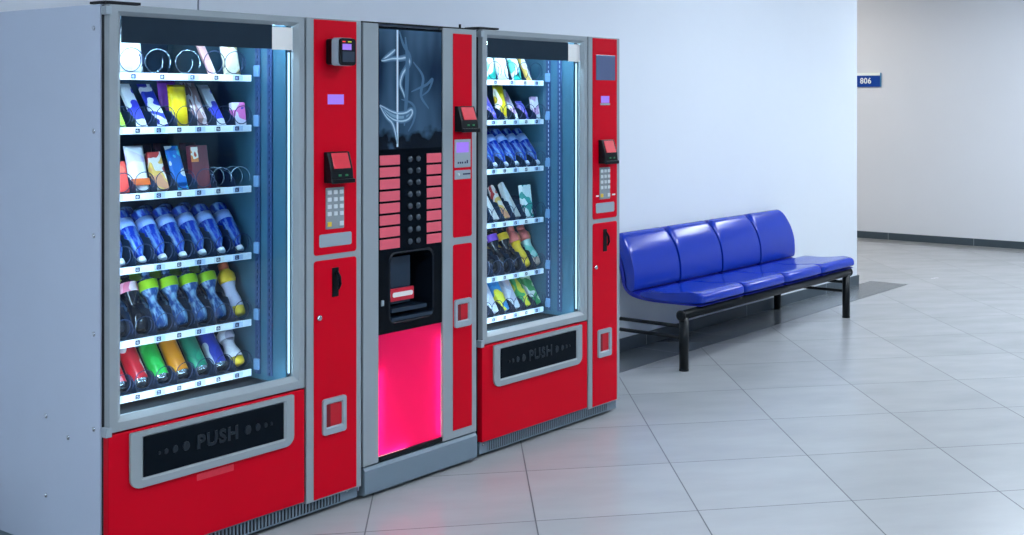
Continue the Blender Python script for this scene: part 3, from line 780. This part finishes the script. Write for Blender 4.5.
# waisted soft drink bottle
def waist_bottle(lab, body):
    t = bpy.data.objects.new('soft_drink_bottle', None); C.objects.link(t)
    bottle_parts('soft_drink_bottle', [
        ('body', body, [(.022, 0), (.029, .004), (.0340, .018), (.0350, .034), (.0322, .052), (.0235, .072), (.0160, .094), (.0175, .114), (.0260, .132), (.0315, .143), (.0315, .176), (.026, .182), (.015, .190), (.012, .194), (.012, .197)]),
        ('label', lab, [(.0318, .1425), (.0322, .145), (.0322, .174), (.0318, .1765)]),
        ('cap', body, [(.0135, .1972), (.0145, .199), (.0145, .208), (.0125, .210)])], t)
    return t
def juice_bottle(lab, top, foot):
    t = bpy.data.objects.new('juice_bottle', None); C.objects.link(t)
    bottle_parts('juice_bottle', [
        ('foot_band', foot, [(.022, 0), (.029, .004), (.031, .014), (.031, .034)]),
        ('body', lab, [(.031, .0342), (.029, .062), (.021, .096), (.021, .112), (.0265, .130)]),
        ('shoulder', top, [(.0268, .1302), (.031, .142), (.0305, .164), (.02, .178), (.0185, .182)]),
        ('cap', top, [(.0185, .1822), (.0185, .206), (.0165, .208)])], t)
    return t
def can(body, bands=None):
    bm = bmesh.new()
    prof = [(.017, .004), (.0215, 0), (.0228, .003), (.0285, .013), (.0292, .018), (.0292, .137), (.0285, .143), (.0245, .152), (.0250, .154), (.0235, .155), (.021, .151)]
    lathe(bm, prof, 24, [1, 1, 1, 0, 0, 0, 1, 1, 1, 1])
    return link('drink_can', bm, [body, B['alu']], smooth=True)
def pouch(name, w, h, t, m, crimp=.010):
    """filled foil bag: pillow with flat crimped ends"""
    bm = bmesh.new(); nx, nz = 10, 14
    V = {}
    for sd in (-1, 1):
        for i in range(nx + 1):
            for j in range(nz + 1):
                u = i / nx * 2 - 1; v = j / nz * 2 - 1
                if sd == 1 and (abs(u) == 1 or abs(v) == 1): V[(1, i, j)] = V[(-1, i, j)]; continue
                e = max(0, min(1, (h / 2 * (1 - abs(v)) - crimp) / (h * .22)))
                p = (max(0, 1 - abs(u) ** 3)) ** .7 * e ** .6
                ww = w / 2 * (1 - .06 * p)
                wr = .04 * t * math.sin(9 * u + 5 * v) * p
                V[(sd, i, j)] = bm.verts.new((u * ww, sd * (t / 2 * p + .0006) + wr, h / 2 + v * h / 2))
    for sd in (-1, 1):
        for i in range(nx):
            for j in range(nz):
                q = [V[(sd, i, j)], V[(sd, i + 1, j)], V[(sd, i + 1, j + 1)], V[(sd, i, j + 1)]]
                f = bm.faces.new(q if sd < 0 else q[::-1]); f.smooth = True
    return link(name, bm, m)
def carton(name, w, h, t, m, bev=.003):
    bm = bmesh.new(); box(bm, -w / 2, w / 2, -t / 2, t / 2, 0, h)
    return link(name, bm, m, None, bev)
def slim_bar(name, w, h, t, m, tail=.012):
    """flow-wrapped bar: box section body with flat fins at the ends"""
    bm = bmesh.new()
    secs = [(0, w * 1.04, .001), (tail, w * 1.0, .0015), (tail + .010, w * .92, t), (h - tail - .010, w * .92, t), (h - tail, w, .0015), (h, w * 1.04, .001)]
    rings = []
    for z, ww, tt in secs:
        rings.append([bm.verts.new((px, py, z)) for px, py in rr_pts(-ww / 2, ww / 2, -tt / 2, tt / 2, min(ww, tt) * .3, 3)])
    for a, b in zip(rings, rings[1:]):
        n = len(a)
        for i in range(n): bm.faces.new([a[i], a[(i + 1) % n], b[(i + 1) % n], b[i]])
    bm.faces.new(rings[0][::-1]); bm.faces.new(rings[-1])
    return link(name, bm, m)
def copy_tree(o):
    c = o.copy(); C.objects.link(c)
    for ch in list(o.children):
        d = ch.copy(); C.objects.link(d); d.parent = c
    return c

ORD = ['first', 'second', 'third', 'fourth', 'fifth', 'sixth', 'seventh', 'eighth']
NEAR, FAR = 'near vending machine', 'far vending machine'
S = SLOTS
Y0 = .240
# colours of wrappers
P = {}
def pm(n, cols, sc=9, **k):
    P[n] = print_mat(n, cols, sc, **k); return P[n]
pm('white_foil', [(235, 238, 240), (222, 228, 236), (190, 226, 210)], 10)
pm('cream_foil', [(236, 226, 190), (245, 240, 225), (214, 190, 120)], 14)
pm('pink_foil', [(236, 214, 214), (226, 170, 166), (240, 236, 240)], 14)
pm('white_blue_wrap', [(60, 66, 200), (238, 240, 248), (246, 248, 252)], 11)
pm('blue_wrap', [(40, 60, 190), (235, 236, 246), (52, 48, 170)], 12)
pm('yellow_foil', [(250, 214, 0), (244, 204, 0), (252, 224, 30)], 7)
pm('purple_foil', [(120, 50, 170), (146, 66, 190)], 9)
pm('rose_silver', [(150, 110, 110), (206, 190, 196), (120, 80, 84)], 16, stretch=3)
pm('pink_blue_box', [(60, 70, 180), (232, 120, 190), (238, 230, 245)], 16)
pm('green_white_wrap', [(240, 244, 246), (160, 200, 70)], 9)
pm('red_box', [(226, 70, 60), (236, 110, 84)], 8)
pm('white_orange_bag', [(216, 200, 238), (242, 242, 246), (246, 246, 250)], 8)
pm('orange_band', [(222, 104, 40), (214, 92, 30)], 12)
pm('tan_box', [(220, 150, 110), (240, 190, 90), (236, 226, 220), (190, 60, 60)], 16)
pm('aqua_wrap', [(60, 190, 226), (30, 110, 200), (232, 226, 222)], 12)
pm('maroon_box', [(112, 38, 50), (104, 32, 46)], 8)
pm('orange_logo', [(230, 130, 50), (246, 232, 214), (200, 70, 40)], 30)
pm('dark_foil', [(30, 24, 40), (70, 30, 50)], 12)
pm('teal_foil', [(40, 170, 150), (232, 240, 236), (90, 200, 170)], 13)
pm('white_gold', [(240, 240, 236), (236, 190, 90), (246, 246, 246)], 13)
pm('yellow_white', [(250, 214, 20), (248, 240, 210), (230, 180, 20)], 10)
pm('violet_wrap', [(90, 90, 200), (150, 120, 220), (220, 214, 244)], 12)
pm('lilac_white', [(238, 228, 240), (206, 160, 200), (246, 246, 250)], 14)
pm('wedge_white', [(240, 240, 238), (222, 214, 206), (240, 150, 80)], 12)
pm('wedge_mint', [(238, 244, 240), (60, 160, 150), (244, 246, 244)], 15)
pm('can_red', [(214, 28, 44), (206, 22, 40), (244, 236, 238)], 9)
pm('can_red2', [(210, 24, 40), (235, 150, 160)], 9)
pm('can_green', [(20, 170, 60), (40, 190, 80), (120, 200, 230)], 9)
pm('can_orange', [(236, 140, 10), (240, 156, 20)], 9)
pm('can_teal', [(20, 130, 100), (30, 150, 110), (190, 220, 120)], 10)
pm('can_blue', [(20, 40, 150), (30, 54, 170), (222, 230, 244)], 9)
pm('can_white', [(238, 232, 236), (226, 218, 226), (180, 170, 190)], 10)
pm('juice_label', [(220, 214, 240), (170, 170, 226)], 12)
pm('juice_yellow', [(246, 196, 20), (250, 206, 40)], 8)
pm('cap_orange', [(236, 130, 90), (232, 116, 70)], 8)
pm('cap_peach', [(240, 150, 90), (236, 120, 110)], 9)
pm('shoulder_purple', [(120, 60, 190), (136, 80, 200)], 8)
pm('label_mint', [(120, 210, 190), (190, 230, 220)], 10)
pm('label_plain', [(244, 176, 180), (230, 240, 240), (110, 190, 110)], 20)
pm('teal_wrap', [(90, 190, 180), (225, 190, 170), (70, 170, 150)], 10)
pm('box_sky', [(40, 130, 200), (60, 150, 215), (230, 220, 60)], 10)
pm('box_lime', [(40, 150, 70), (236, 220, 60), (60, 170, 90)], 12)
pm('box_mint', [(220, 236, 200), (60, 160, 90), (236, 240, 232)], 12)
pm('box_pale', [(224, 226, 236), (200, 196, 214), (228, 200, 206)], 10)

def put(o, name, label, cat, group, Xk, c, y, row, lean, r=0.0, yaw=0.0, dz=0.0):
    o.name = name
    tag(o, label, cat, group)
    place(o, Xk[0], Xk[1], c, y, RAILS[row] + dz, lean, yaw, r)
    return o
A1, A3 = (X1, K1), (X3, K3)

# --- near machine, top shelf
put(pouch('snack_bag', .120, .135, .038, P['white_foil']), 'snack_bag', 'white snack bag at left end of the top shelf in the near vending machine', 'snack bag', 'snacks on the near top shelf', A1, .222, Y0 + .01, 0, 80, .012)
put(slim_bar('snack_bar', .034, .14, .012, P['pink_foil']), 'snack_bar', 'pale pink wrapped bar on the top shelf of the near vending machine', 'snack bar', 'snacks on the near top shelf', A1, .545, Y0 + .01, 0, 55, .006)
put(pouch('snack_bag', .072, .13, .034, P['cream_foil']), 'snack_bag', 'cream and white snack bag at right end of near top shelf', 'snack bag', 'snacks on the near top shelf', A1, .632, Y0 + .01, 0, 76, .012)
# --- near machine, second shelf
g = 'snacks on the near second shelf'
put(slim_bar('snack_bar', .044, .17, .016, P['green_white_wrap']), 'snack_bar', 'white wrapped bar with green foot, leftmost on near second shelf', 'snack bar', g, A1, S[6], Y0, 1, 52, .008)
put(slim_bar('snack_bar', .046, .185, .018, P['white_blue_wrap']), 'snack_bar', 'white and blue wrapped bar, second left of the yellow bag', 'snack bar', g, A1, S[5], Y0, 1, 52, .009)
put(slim_bar('snack_bar', .050, .185, .018, P['blue_wrap']), 'snack_bar', 'blue and white wrapped bar directly left of the yellow bag', 'snack bar', g, A1, S[4], Y0, 1, 52, .009)
put(pouch('snack_bag', .070, .150, .034, P['yellow_foil']), 'snack_bag', 'plain bright yellow snack bag on second shelf of the near vending machine', 'snack bag', g, A1, S[3], Y0 + .012, 1, 80, .008)
put(pouch('snack_bag', .070, .165, .026, P['purple_foil']), 'snack_bag', 'purple snack bag peeping out behind the yellow one', 'snack bag', g, A1, S[3], Y0 + .07, 1, 80, .008)
put(slim_bar('snack_bar', .056, .175, .022, P['rose_silver']), 'snack_bar', 'crumpled rose and silver wrapped bar directly right of the yellow bag', 'snack bar', g, A1, S[2], Y0, 1, 60, .011)
put(slim_bar('snack_bar', .044, .185, .016, P['white_blue_wrap']), 'snack_bar', 'white and blue wrapped bar between the rose silver bar and the pink box', 'snack bar', g, A1, S[1], Y0, 1, 52, .008)
put(carton('snack_box', .056, .085, .02, P['pink_blue_box']), 'snack_box', 'small blue and pink carton at right end of near second shelf', 'snack box', g, A1, S[0], Y0, 1, 82, .010)
# --- near machine, third shelf
g = 'snacks on the near third shelf'
put(carton('snack_box', .066, .11, .022, P['red_box']), 'snack_box', 'red carton half hidden at left end of near third shelf', 'snack box', g, A1, S[6], Y0, 2, 74, .011)
wb = put(pouch('snack_bag', .071, .165, .03, P['white_orange_bag']), 'snack_bag', 'white bag with lilac edge and orange bottom band on near third shelf', 'snack bag', g, A1, S[5], Y0 + .006, 2, 74, .008)
bm = bmesh.new()
box(bm, -.033, .033, -.0165, -.0135, .022, .046)
link('orange_band', bm, P['orange_band'], wb)
put(carton('snack_box', .050, .142, .022, P['tan_box']), 'snack_box', 'tan and orange carton between the white bag and the blue bar', 'snack box', g, A1, S[4], Y0, 2, 66, .011)
put(slim_bar('snack_bar', .052, .165, .02, P['aqua_wrap']), 'snack_bar', 'bright aqua and white wrapped bar directly left of the maroon carton', 'snack bar', g, A1, S[3], Y0, 2, 66, .010)
mb = put(carton('snack_box', .070, .155, .026, P['maroon_box']), 'snack_box', 'tall maroon carton with orange picture on near third shelf', 'snack box', g, A1, S[2], Y0, 2, 80, .013)
bm = bmesh.new(); box(bm, -.034, -.006, -.0142, -.0128, .095, .148); link('carton_picture', bm, P['orange_logo'], mb)
for c, d in ((S[4], .08), (S[3], .085), (S[2], .05)):
    put(pouch('snack_bag', .066, .165, .026, P['dark_foil']), 'snack_bag', 'dark snack bag standing behind the ' + {0: 'tan carton', 1: 'aqua bar', 2: 'maroon carton'}[[S[4], S[3], S[2]].index(c)] + ' on near third shelf', 'snack bag', g, A1, c, Y0 + d + .015, 2, 82, .008)

# --- water bottles, both machines
wb0 = water_bottle(B['lab_blue'])
def rowof(proto, name, cat, grp, Xk, cols, y, row, lean, r, labels, dz=0.0, dy=0.0):
    global used
    for i, c in enumerate(cols):
        o = proto if not proto.get('label') else copy_tree(proto)
        put(o, name, labels[i], cat, grp, Xk, c, y + dy, row, lean, r, 0, dz)
lab = ['blue water bottle cut off by the door frame, leftmost on near fourth shelf'] + [f'blue water bottle, {w} from the right on the near fourth shelf' for w in ('sixth', 'fifth', 'fourth', 'third', 'second')] + ['blue water bottle at the right end of the near fourth shelf']
rowof(wb0, 'water_bottle', 'water bottle', 'water bottles on the near fourth shelf', A1, [v + .0 for v in S[:7][::-1]], .228, 3, 46, .015, lab)
lab = [f'blue water bottle in the back row of near fourth shelf, {w} from the right' for w in ('fifth', 'fourth', 'third', 'second', 'first')]
rowof(wb0, 'water_bottle', 'water bottle', 'water bottles behind on the near fourth shelf', A1, [v + .0 for v in S[1:6][::-1]], .228, 3, 46, .015, lab, 0.0, .098)
lab = [f'blue water bottle, {w} from the right on the third shelf of the far vending machine' for w in ('fifth', 'fourth', 'third', 'second')] + ['blue water bottle at the right end of the far third shelf']
rowof(wb0, 'water_bottle', 'water bottle', 'water bottles on the far third shelf', A3, [v + .0 for v in S[:5][::-1]], .228, 2, 46, .015, lab)
rowof(wb0, 'water_bottle', 'water bottle', 'water bottles behind on the far third shelf', A3, [v + .0 for v in S[1:5][::-1]], .228, 2, 46, .015, [f'blue water bottle in the back row of far third shelf, {w} from the right' for w in ('fourth', 'third', 'second', 'first')], 0.0, .098)

# --- near machine, fifth shelf: waisted bottles
g = 'waisted bottles on the near fifth shelf'
w1 = waist_bottle(B['lab_pink'], B['cola'])
rowof(w1, 'soft_drink_bottle', 'soft drink bottle', g, A1, [S[6], S[5]], .232, 4, 64, .030, ['dark cola bottle cut off by the door frame at left of near fifth shelf', 'dark cola bottle with pink label left of the clear bottles on near fifth shelf'])
w2 = waist_bottle(B['lab_green'], B['clear'])
rowof(w2, 'soft_drink_bottle', 'soft drink bottle', g, A1, [S[4], S[3], S[2], S[1]], .232, 4, 64, .030, ['clear waisted bottle with lime label directly right of the cola bottle', 'clear waisted bottle with lime label, second right of the cola bottle', 'clear waisted bottle with lime label, third right of the cola bottle', 'clear waisted bottle with lime label directly left of the yellow juice bottle'])
rowof(w2, 'soft_drink_bottle', 'soft drink bottle', 'waisted bottles behind on the near fifth shelf', A1, [S[5], S[4], S[3], S[2], S[1]], .232, 4, 64, .030, [f'lime labelled clear bottle in back row of near fifth shelf, {w} from the right' for w in ('fifth', 'fourth', 'third', 'second', 'first')], .014, .100)
j1 = juice_bottle(P['juice_label'], P['juice_yellow'], P['juice_yellow'])
put(j1, 'juice_bottle', 'yellow topped juice bottle with pale label at right end of near fifth shelf', 'juice bottle', g, A1, S[0], .232, 4, 64, .027)
for ch in j1.children:
    if ch.name.startswith('cap'): ch.data.materials[0] = P['cap_orange']

# --- near machine, bottom shelf: cans
g = 'drinks on the near bottom shelf'
for c, m_, l_ in ((S[6], 'can_red2', 'red drink can cut off by the door frame, leftmost on near bottom shelf'), (S[5], 'can_red', 'bright red drink can left of the green can on near bottom shelf'), (S[4], 'can_green', 'bright green drink can between the red and the orange can'),
                  (S[3], 'can_orange', 'orange drink can on near bottom shelf'), (S[2], 'can_teal', 'dark teal green drink can right of the orange can'), (S[1], 'can_blue', 'deep blue and white drink can on near bottom shelf')):
    put(can(P[m_]), 'drink_can', l_, 'drink can', g, A1, c + .002, .230, 5, 51, .0292)
j2 = juice_bottle(P['can_white'], P['can_white'], P['juice_yellow'])
put(j2, 'juice_bottle', 'white bottle with yellow foot at right end of near bottom shelf', 'juice bottle', g, A1, S[0] - .004, .232, 5, 56, .027); j2.scale = (1, 1, .80)

# --- far machine
g = 'snacks on the far top shelf'
put(pouch('snack_bag', .080, .13, .034, P['teal_foil']), 'snack_bag', 'teal and white snack bag, leftmost on far top shelf', 'snack bag', g, A3, .335, Y0 + .01, 0, 76, .012)
put(pouch('snack_bag', .076, .13, .034, P['white_foil']), 'snack_bag', 'white snack bag between two teal ones on far top shelf', 'snack bag', g, A3, .425, Y0 + .01, 0, 76, .012)
put(pouch('snack_bag', .070, .13, .034, P['teal_foil']), 'snack_bag', 'teal and white snack bag right of the white one on far top shelf', 'snack bag', g, A3, .525, Y0 + .01, 0, 70, .012)
put(slim_bar('snack_bar', .038, .15, .016, P['white_gold']), 'snack_bar', 'white and gold wrapped bar at right end of far top shelf', 'snack bar', g, A3, .61, Y0 + .01, 0, 62, .008)
g = 'snacks on the far second shelf'
put(slim_bar('snack_bar', .05, .15, .02, P['violet_wrap']), 'snack_bar', 'violet wrapped bar at left of far second shelf', 'snack bar', g, A3, S[4], Y0, 1, 56, .010)
put(pouch('snack_bag', .069, .165, .034, P['yellow_white']), 'snack_bag', 'yellow and white snack bag on far second shelf', 'snack bag', g, A3, S[3], Y0 + .012, 1, 78, .010)
put(slim_bar('snack_bar', .044, .165, .018, P['lilac_white']), 'snack_bar', 'lilac and white wrapped bar directly right of the yellow bag in far machine', 'snack bar', g, A3, S[2], Y0, 1, 58, .009)
put(slim_bar('snack_bar', .044, .10, .018, P['violet_wrap']), 'snack_bar', 'short violet bar second right of the yellow bag in far machine', 'snack bar', g, A3, S[1], Y0, 1, 58, .009)
put(carton('snack_box', .046, .11, .018, P['lilac_white']), 'snack_box', 'narrow lilac and white carton at right end of far second shelf', 'snack box', g, A3, S[0], Y0, 1, 80, .009)
put(pouch('snack_bag', .066, .150, .03, P['yellow_foil']), 'snack_bag', 'yellow snack bag behind the violet bar on far second shelf', 'snack bag', g, A3, S[4], Y0 + .12, 1, 82, .008, dz=.012)
# wedge-shaped sandwich packs
def wedge(name, w, h, t, m):
    bm = bmesh.new()
    A = [bm.verts.new(p) for p in ((-w / 2, -t / 2, 0), (w / 2, -t / 2, 0), (w / 2 * .22, -t / 2, h), (-w / 2 * .22, -t / 2, h))]
    Bv = [bm.verts.new(p) for p in ((-w / 2, t / 2, 0), (w / 2, t / 2, 0), (w / 2 * .22, t / 2, h), (-w / 2 * .22, t / 2, h))]
    bm.faces.new(A); bm.faces.new(Bv[::-1])
    for i in range(4): bm.faces.new([A[i], A[(i + 1) % 4], Bv[(i + 1) % 4], Bv[i]])
    return link(name, bm, m, None, .004)
g = 'snacks on the far fourth shelf'
put(wedge('snack_pack', .064, .13, .03, P['wedge_white']), 'snack_pack', 'white tapering snack pack, leftmost on far fourth shelf', 'snack pack', g, A3, S[4] , Y0, 3, 62, .015)
put(wedge('snack_pack', .066, .175, .03, P['tan_box']), 'snack_pack', 'tan and orange tapering snack pack on far fourth shelf', 'snack pack', g, A3, S[3], Y0, 3, 60, .015)
put(wedge('snack_pack', .066, .185, .03, P['wedge_white']), 'snack_pack', 'white tapering snack pack between the tan pack and the mint carton', 'snack pack', g, A3, S[2], Y0, 3, 60, .015)
put(carton('snack_box', .056, .158, .03, P['wedge_mint']), 'snack_box', 'white and mint carton at right of far fourth shelf', 'snack box', g, A3, S[1] + .006, Y0 - .012, 3, 82, .015)
g = 'drinks on the far fifth shelf'
w3 = waist_bottle(P['label_plain'], B['cola'])
put(w3, 'soft_drink_bottle', 'dark bottle with pale label, leftmost on far fifth shelf', 'soft drink bottle', g, A3, S[4], .232, 4, 62, .030)
w4 = waist_bottle(P['shoulder_purple'], B['cola'])
rowof(w4, 'soft_drink_bottle', 'soft drink bottle', g, A3, [S[3], S[4]], .232, 4, 62, .030, ['dark bottle with purple label on far fifth shelf', 'dark bottle with purple label in the back row of far fifth shelf'])
w4b = [o for o in C.objects if o.get('label') == 'dark bottle with purple label in the back row of far fifth shelf'][0]
place(w4b, X3, K3, S[4], .232 + .100, RAILS[4] + .014, 62, 0, .030)
w5 = waist_bottle(P['juice_yellow'], B['cola'])
put(w5, 'soft_drink_bottle', 'dark bottle with yellow label in the middle of far fifth shelf', 'soft drink bottle', g, A3, S[2], .232, 4, 62, .030)
j3 = juice_bottle(P['juice_yellow'], P['cap_peach'], P['juice_yellow'])
put(j3, 'juice_bottle', 'yellow juice bottle with peach cap, second from right on far fifth shelf', 'juice bottle', g, A3, S[1], .232, 4, 62, .027)
j4 = juice_bottle(P['label_mint'], P['cap_peach'], P['teal_wrap'])
put(j4, 'juice_bottle', 'mint juice bottle with peach top at right end of far fifth shelf', 'juice bottle', g, A3, S[0], .232, 4, 62, .027)
j5 = juice_bottle(P['juice_yellow'], P['cap_orange'], P['juice_yellow'])
rowof(j5, 'juice_bottle', 'juice bottle', g, A3, [S[2], S[1]], .232, 4, 62, .027, ['orange capped bottle behind the yellow labelled one on far fifth shelf', 'orange capped bottle behind the yellow juice bottle on far fifth shelf'], .014, .100)
g = 'drinks on the far bottom shelf'
for c, m_, l_ in ((S[4], 'box_pale', 'pale drink carton, leftmost on far bottom shelf'), (S[3], 'box_sky', 'sky blue drink carton on far bottom shelf'), (S[2], 'box_pale', 'pale grey drink carton between the blue and the lime one'), (S[1], 'box_lime', 'green and yellow drink carton on far bottom shelf'), (S[0], 'box_mint', 'mint and white drink carton at right end of far bottom shelf')):
    o = put(carton('drink_carton', .050, .155, .034, P[m_], .006), 'drink_carton', l_, 'drink carton', g, A3, c, .236, 5, 58, .017)

# ------------------------------------------------------------------ bench
def bench():
    r = thing('bench', 'four-seat blue padded waiting bench on black legs against the white wall', 'bench', (0, 0, 0))
    xs = [5.738 + .491 * i for i in range(5)]
    def extrude(prof, xa, xb, name, m, parent, bev, inset=.0):
        """closed side outline (y, z) run from xa to xb, with softened ends"""
        bm = bmesh.new()
        n = len(prof)
        cy = sum(p[0] for p in prof) / n; cz = sum(p[1] for p in prof) / n
        def loop(xx, s):
            return [bm.verts.new((xx, cy + (y - cy) * s, cz + (z - cz) * s)) for y, z in prof]
        zb = min(p[1] for p in prof); hh = max(p[1] for p in prof) - zb
        rc = .045 if name == 'backrest' else (.04 if name == 'seat_cushion' else 0.0)
        yb = max(p[0] for p in prof); dd = yb - min(p[0] for p in prof)
        st = []
        if rc:
            for q in range(7):
                th = PI / 2 * q / 6; st.append((rc * (1 - math.cos(th)), rc * (1 - math.sin(th))))
        else: st = [(0, 0)]
        xsn = [(xa + a_, d_) for a_, d_ in st] + [(xb - a_, d_) for a_, d_ in st[::-1]]
        rings = []
        for xx, d_ in xsn:
            if name == 'backrest':
                rings.append([bm.verts.new((xx, y - .45 * d_ * ((z - zb) / hh) ** 2, z - d_ * (z - zb) / hh)) for y, z in prof])
            else:
                rings.append([bm.verts.new((xx, y + d_ * ((yb - y) / dd) ** 2, z)) for y, z in prof])
        bm.faces.new(rings[0]); bm.faces.new(rings[-1][::-1])
        for a, b in zip(rings, rings[1:]):
            for i in range(n):
                f = bm.faces.new([a[i], b[i], b[(i + 1) % n], a[(i + 1) % n]]); f.smooth = True
        o = link(name, bm, m, parent, bev, seg=4)
        for p in o.data.polygons: p.use_smooth = True
        return o
    def spl(pts, n=6):
        P_ = [Vector((0, a, b)) for a, b in pts]; out = []
        N_ = len(P_)
        for i in range(N_):
            p0, p1, p2, p3 = P_[i - 1], P_[i], P_[(i + 1) % N_], P_[(i + 2) % N_]
            for s_ in range(n):
                t = s_ / n
                q = 0.5 * ((2 * p1) + (-p0 + p2) * t + (2 * p0 - 5 * p1 + 4 * p2 - p3) * t * t + (-p0 + 3 * p1 - 3 * p2 + p3) * t ** 3)
                out.append((q.y, q.z))
        return out
    seat = spl([(4.245, .385), (4.20, .404), (4.06, .406), (3.92, .418), (3.85, .424), (3.808, .414), (3.796, .390), (3.806, .366), (3.87, .358), (4.05, .356), (4.20, .362)], 5)
    back = spl([(4.288, .410), (4.286, .47), (4.296, .55), (4.324, .63), (4.364, .695), (4.390, .722), (4.416, .730), (4.430, .716), (4.422, .68), (4.378, .58), (4.350, .48), (4.340, .41), (4.308, .392)], 5)
    shell = spl([(4.450, .722), (4.4545, .700), (4.426, .60), (4.396, .50), (4.378, .42), (4.322, .366), (4.20, .344), (4.00, .3425), (3.83, .346), (3.84, .3545), (4.05, .3545), (4.20, .358), (4.295, .384), (4.352, .408), (4.366, .48), (4.392, .58), (4.434, .69), (4.441, .718)], 4)
    for i in range(4):
        xa, xb = xs[i] + .010, xs[i + 1] - .010
        extrude(seat, xa, xb, 'seat_cushion', M['blue_vinyl'], r, .014)
        extrude(back, xa, xb, 'backrest', M['blue_vinyl'], r, .012)
        extrude(shell, xa + .006, xb - .006, 'seat_shell', M['blue_dark'], r, .002)
    # steelwork
    FYb, RYb = 3.855, 4.41
    for yy, nm in ((FYb, 'beam'),):
        bm = bmesh.new(); tube(bm, [(5.615, yy, .314), (7.69, yy, .314)], .027, 16); link(nm, bm, M['leg'], r)
    for xx in (5.615, 7.69):
        bm = bmesh.new(); lathe(bm, [(.030, 0), (.030, .012), (.022, .016)], 16); link('end_cap', bm, M['leg'], r, loc=(xx, FYb, .314), rot=(0, R(-90 if xx < 6 else 90), 0))
    for xx in (5.637, 7.655):
        for yy in (FYb, RYb):
            bm = bmesh.new(); tube(bm, [(xx, yy, 0.0), (xx, yy, .30)], .027, 18)
            lg = link('leg', bm, M['leg'], r)
            bm = bmesh.new(); lathe(bm, [(.0285, 0), (.0285, .008), (.0272, .010)], 16); link('foot_cap', bm, M['leg'], lg, loc=(xx, yy, 0.0003))
        for zz in (.248, .185):
            bm = bmesh.new(); tube(bm, [(xx, FYb, zz), (xx, RYb, zz)], .0105, 10); link('crossbar', bm, M['leg'], r)
    for i in range(4):
        xm = (xs[i] + xs[i + 1]) / 2
        for dx in (-.13, .13):
            bm = bmesh.new(); box(bm, xm + dx - .015, xm + dx + .015, 3.86, 4.26, .330, .3405); link('seat_bracket', bm, M['leg'], r, .002)
bench()
import re
for o in C.objects:
    if o.get('label'):
        o['label'] = re.sub(r'\b(near|far) (top|second|third|fourth|fifth|bottom) shelf', r"\1 machine's \2 shelf", o['label'])

# ------------------------------------------------------------------ world, camera, look
w = bpy.data.worlds.new('ambient'); SC.world = w; w.use_nodes = True
bg = w.node_tree.nodes['Background']; bg.inputs[0].default_value = (.55, .65, .8, 1); bg.inputs[1].default_value = 0.2
cam = bpy.data.cameras.new('camera'); co = bpy.data.objects.new('camera', cam); C.objects.link(co)
co.location = (0, 0, 1.53); co.rotation_euler = (R(90), 0, R(-55.64))
cam.sensor_width = 36; cam.lens = 1210 / 1024 * 36
cam.shift_x = (512 - 684) / 1024; cam.shift_y = -(267.5 - 99.5) / 1024
cam.clip_start = .02; cam.clip_end = 60
SC.camera = co
SC.view_settings.view_transform = 'Standard'; SC.view_settings.look = 'None'; SC.view_settings.gamma = 1; SC.view_settings.exposure = 0.0
SC.view_settings.use_curve_mapping = False
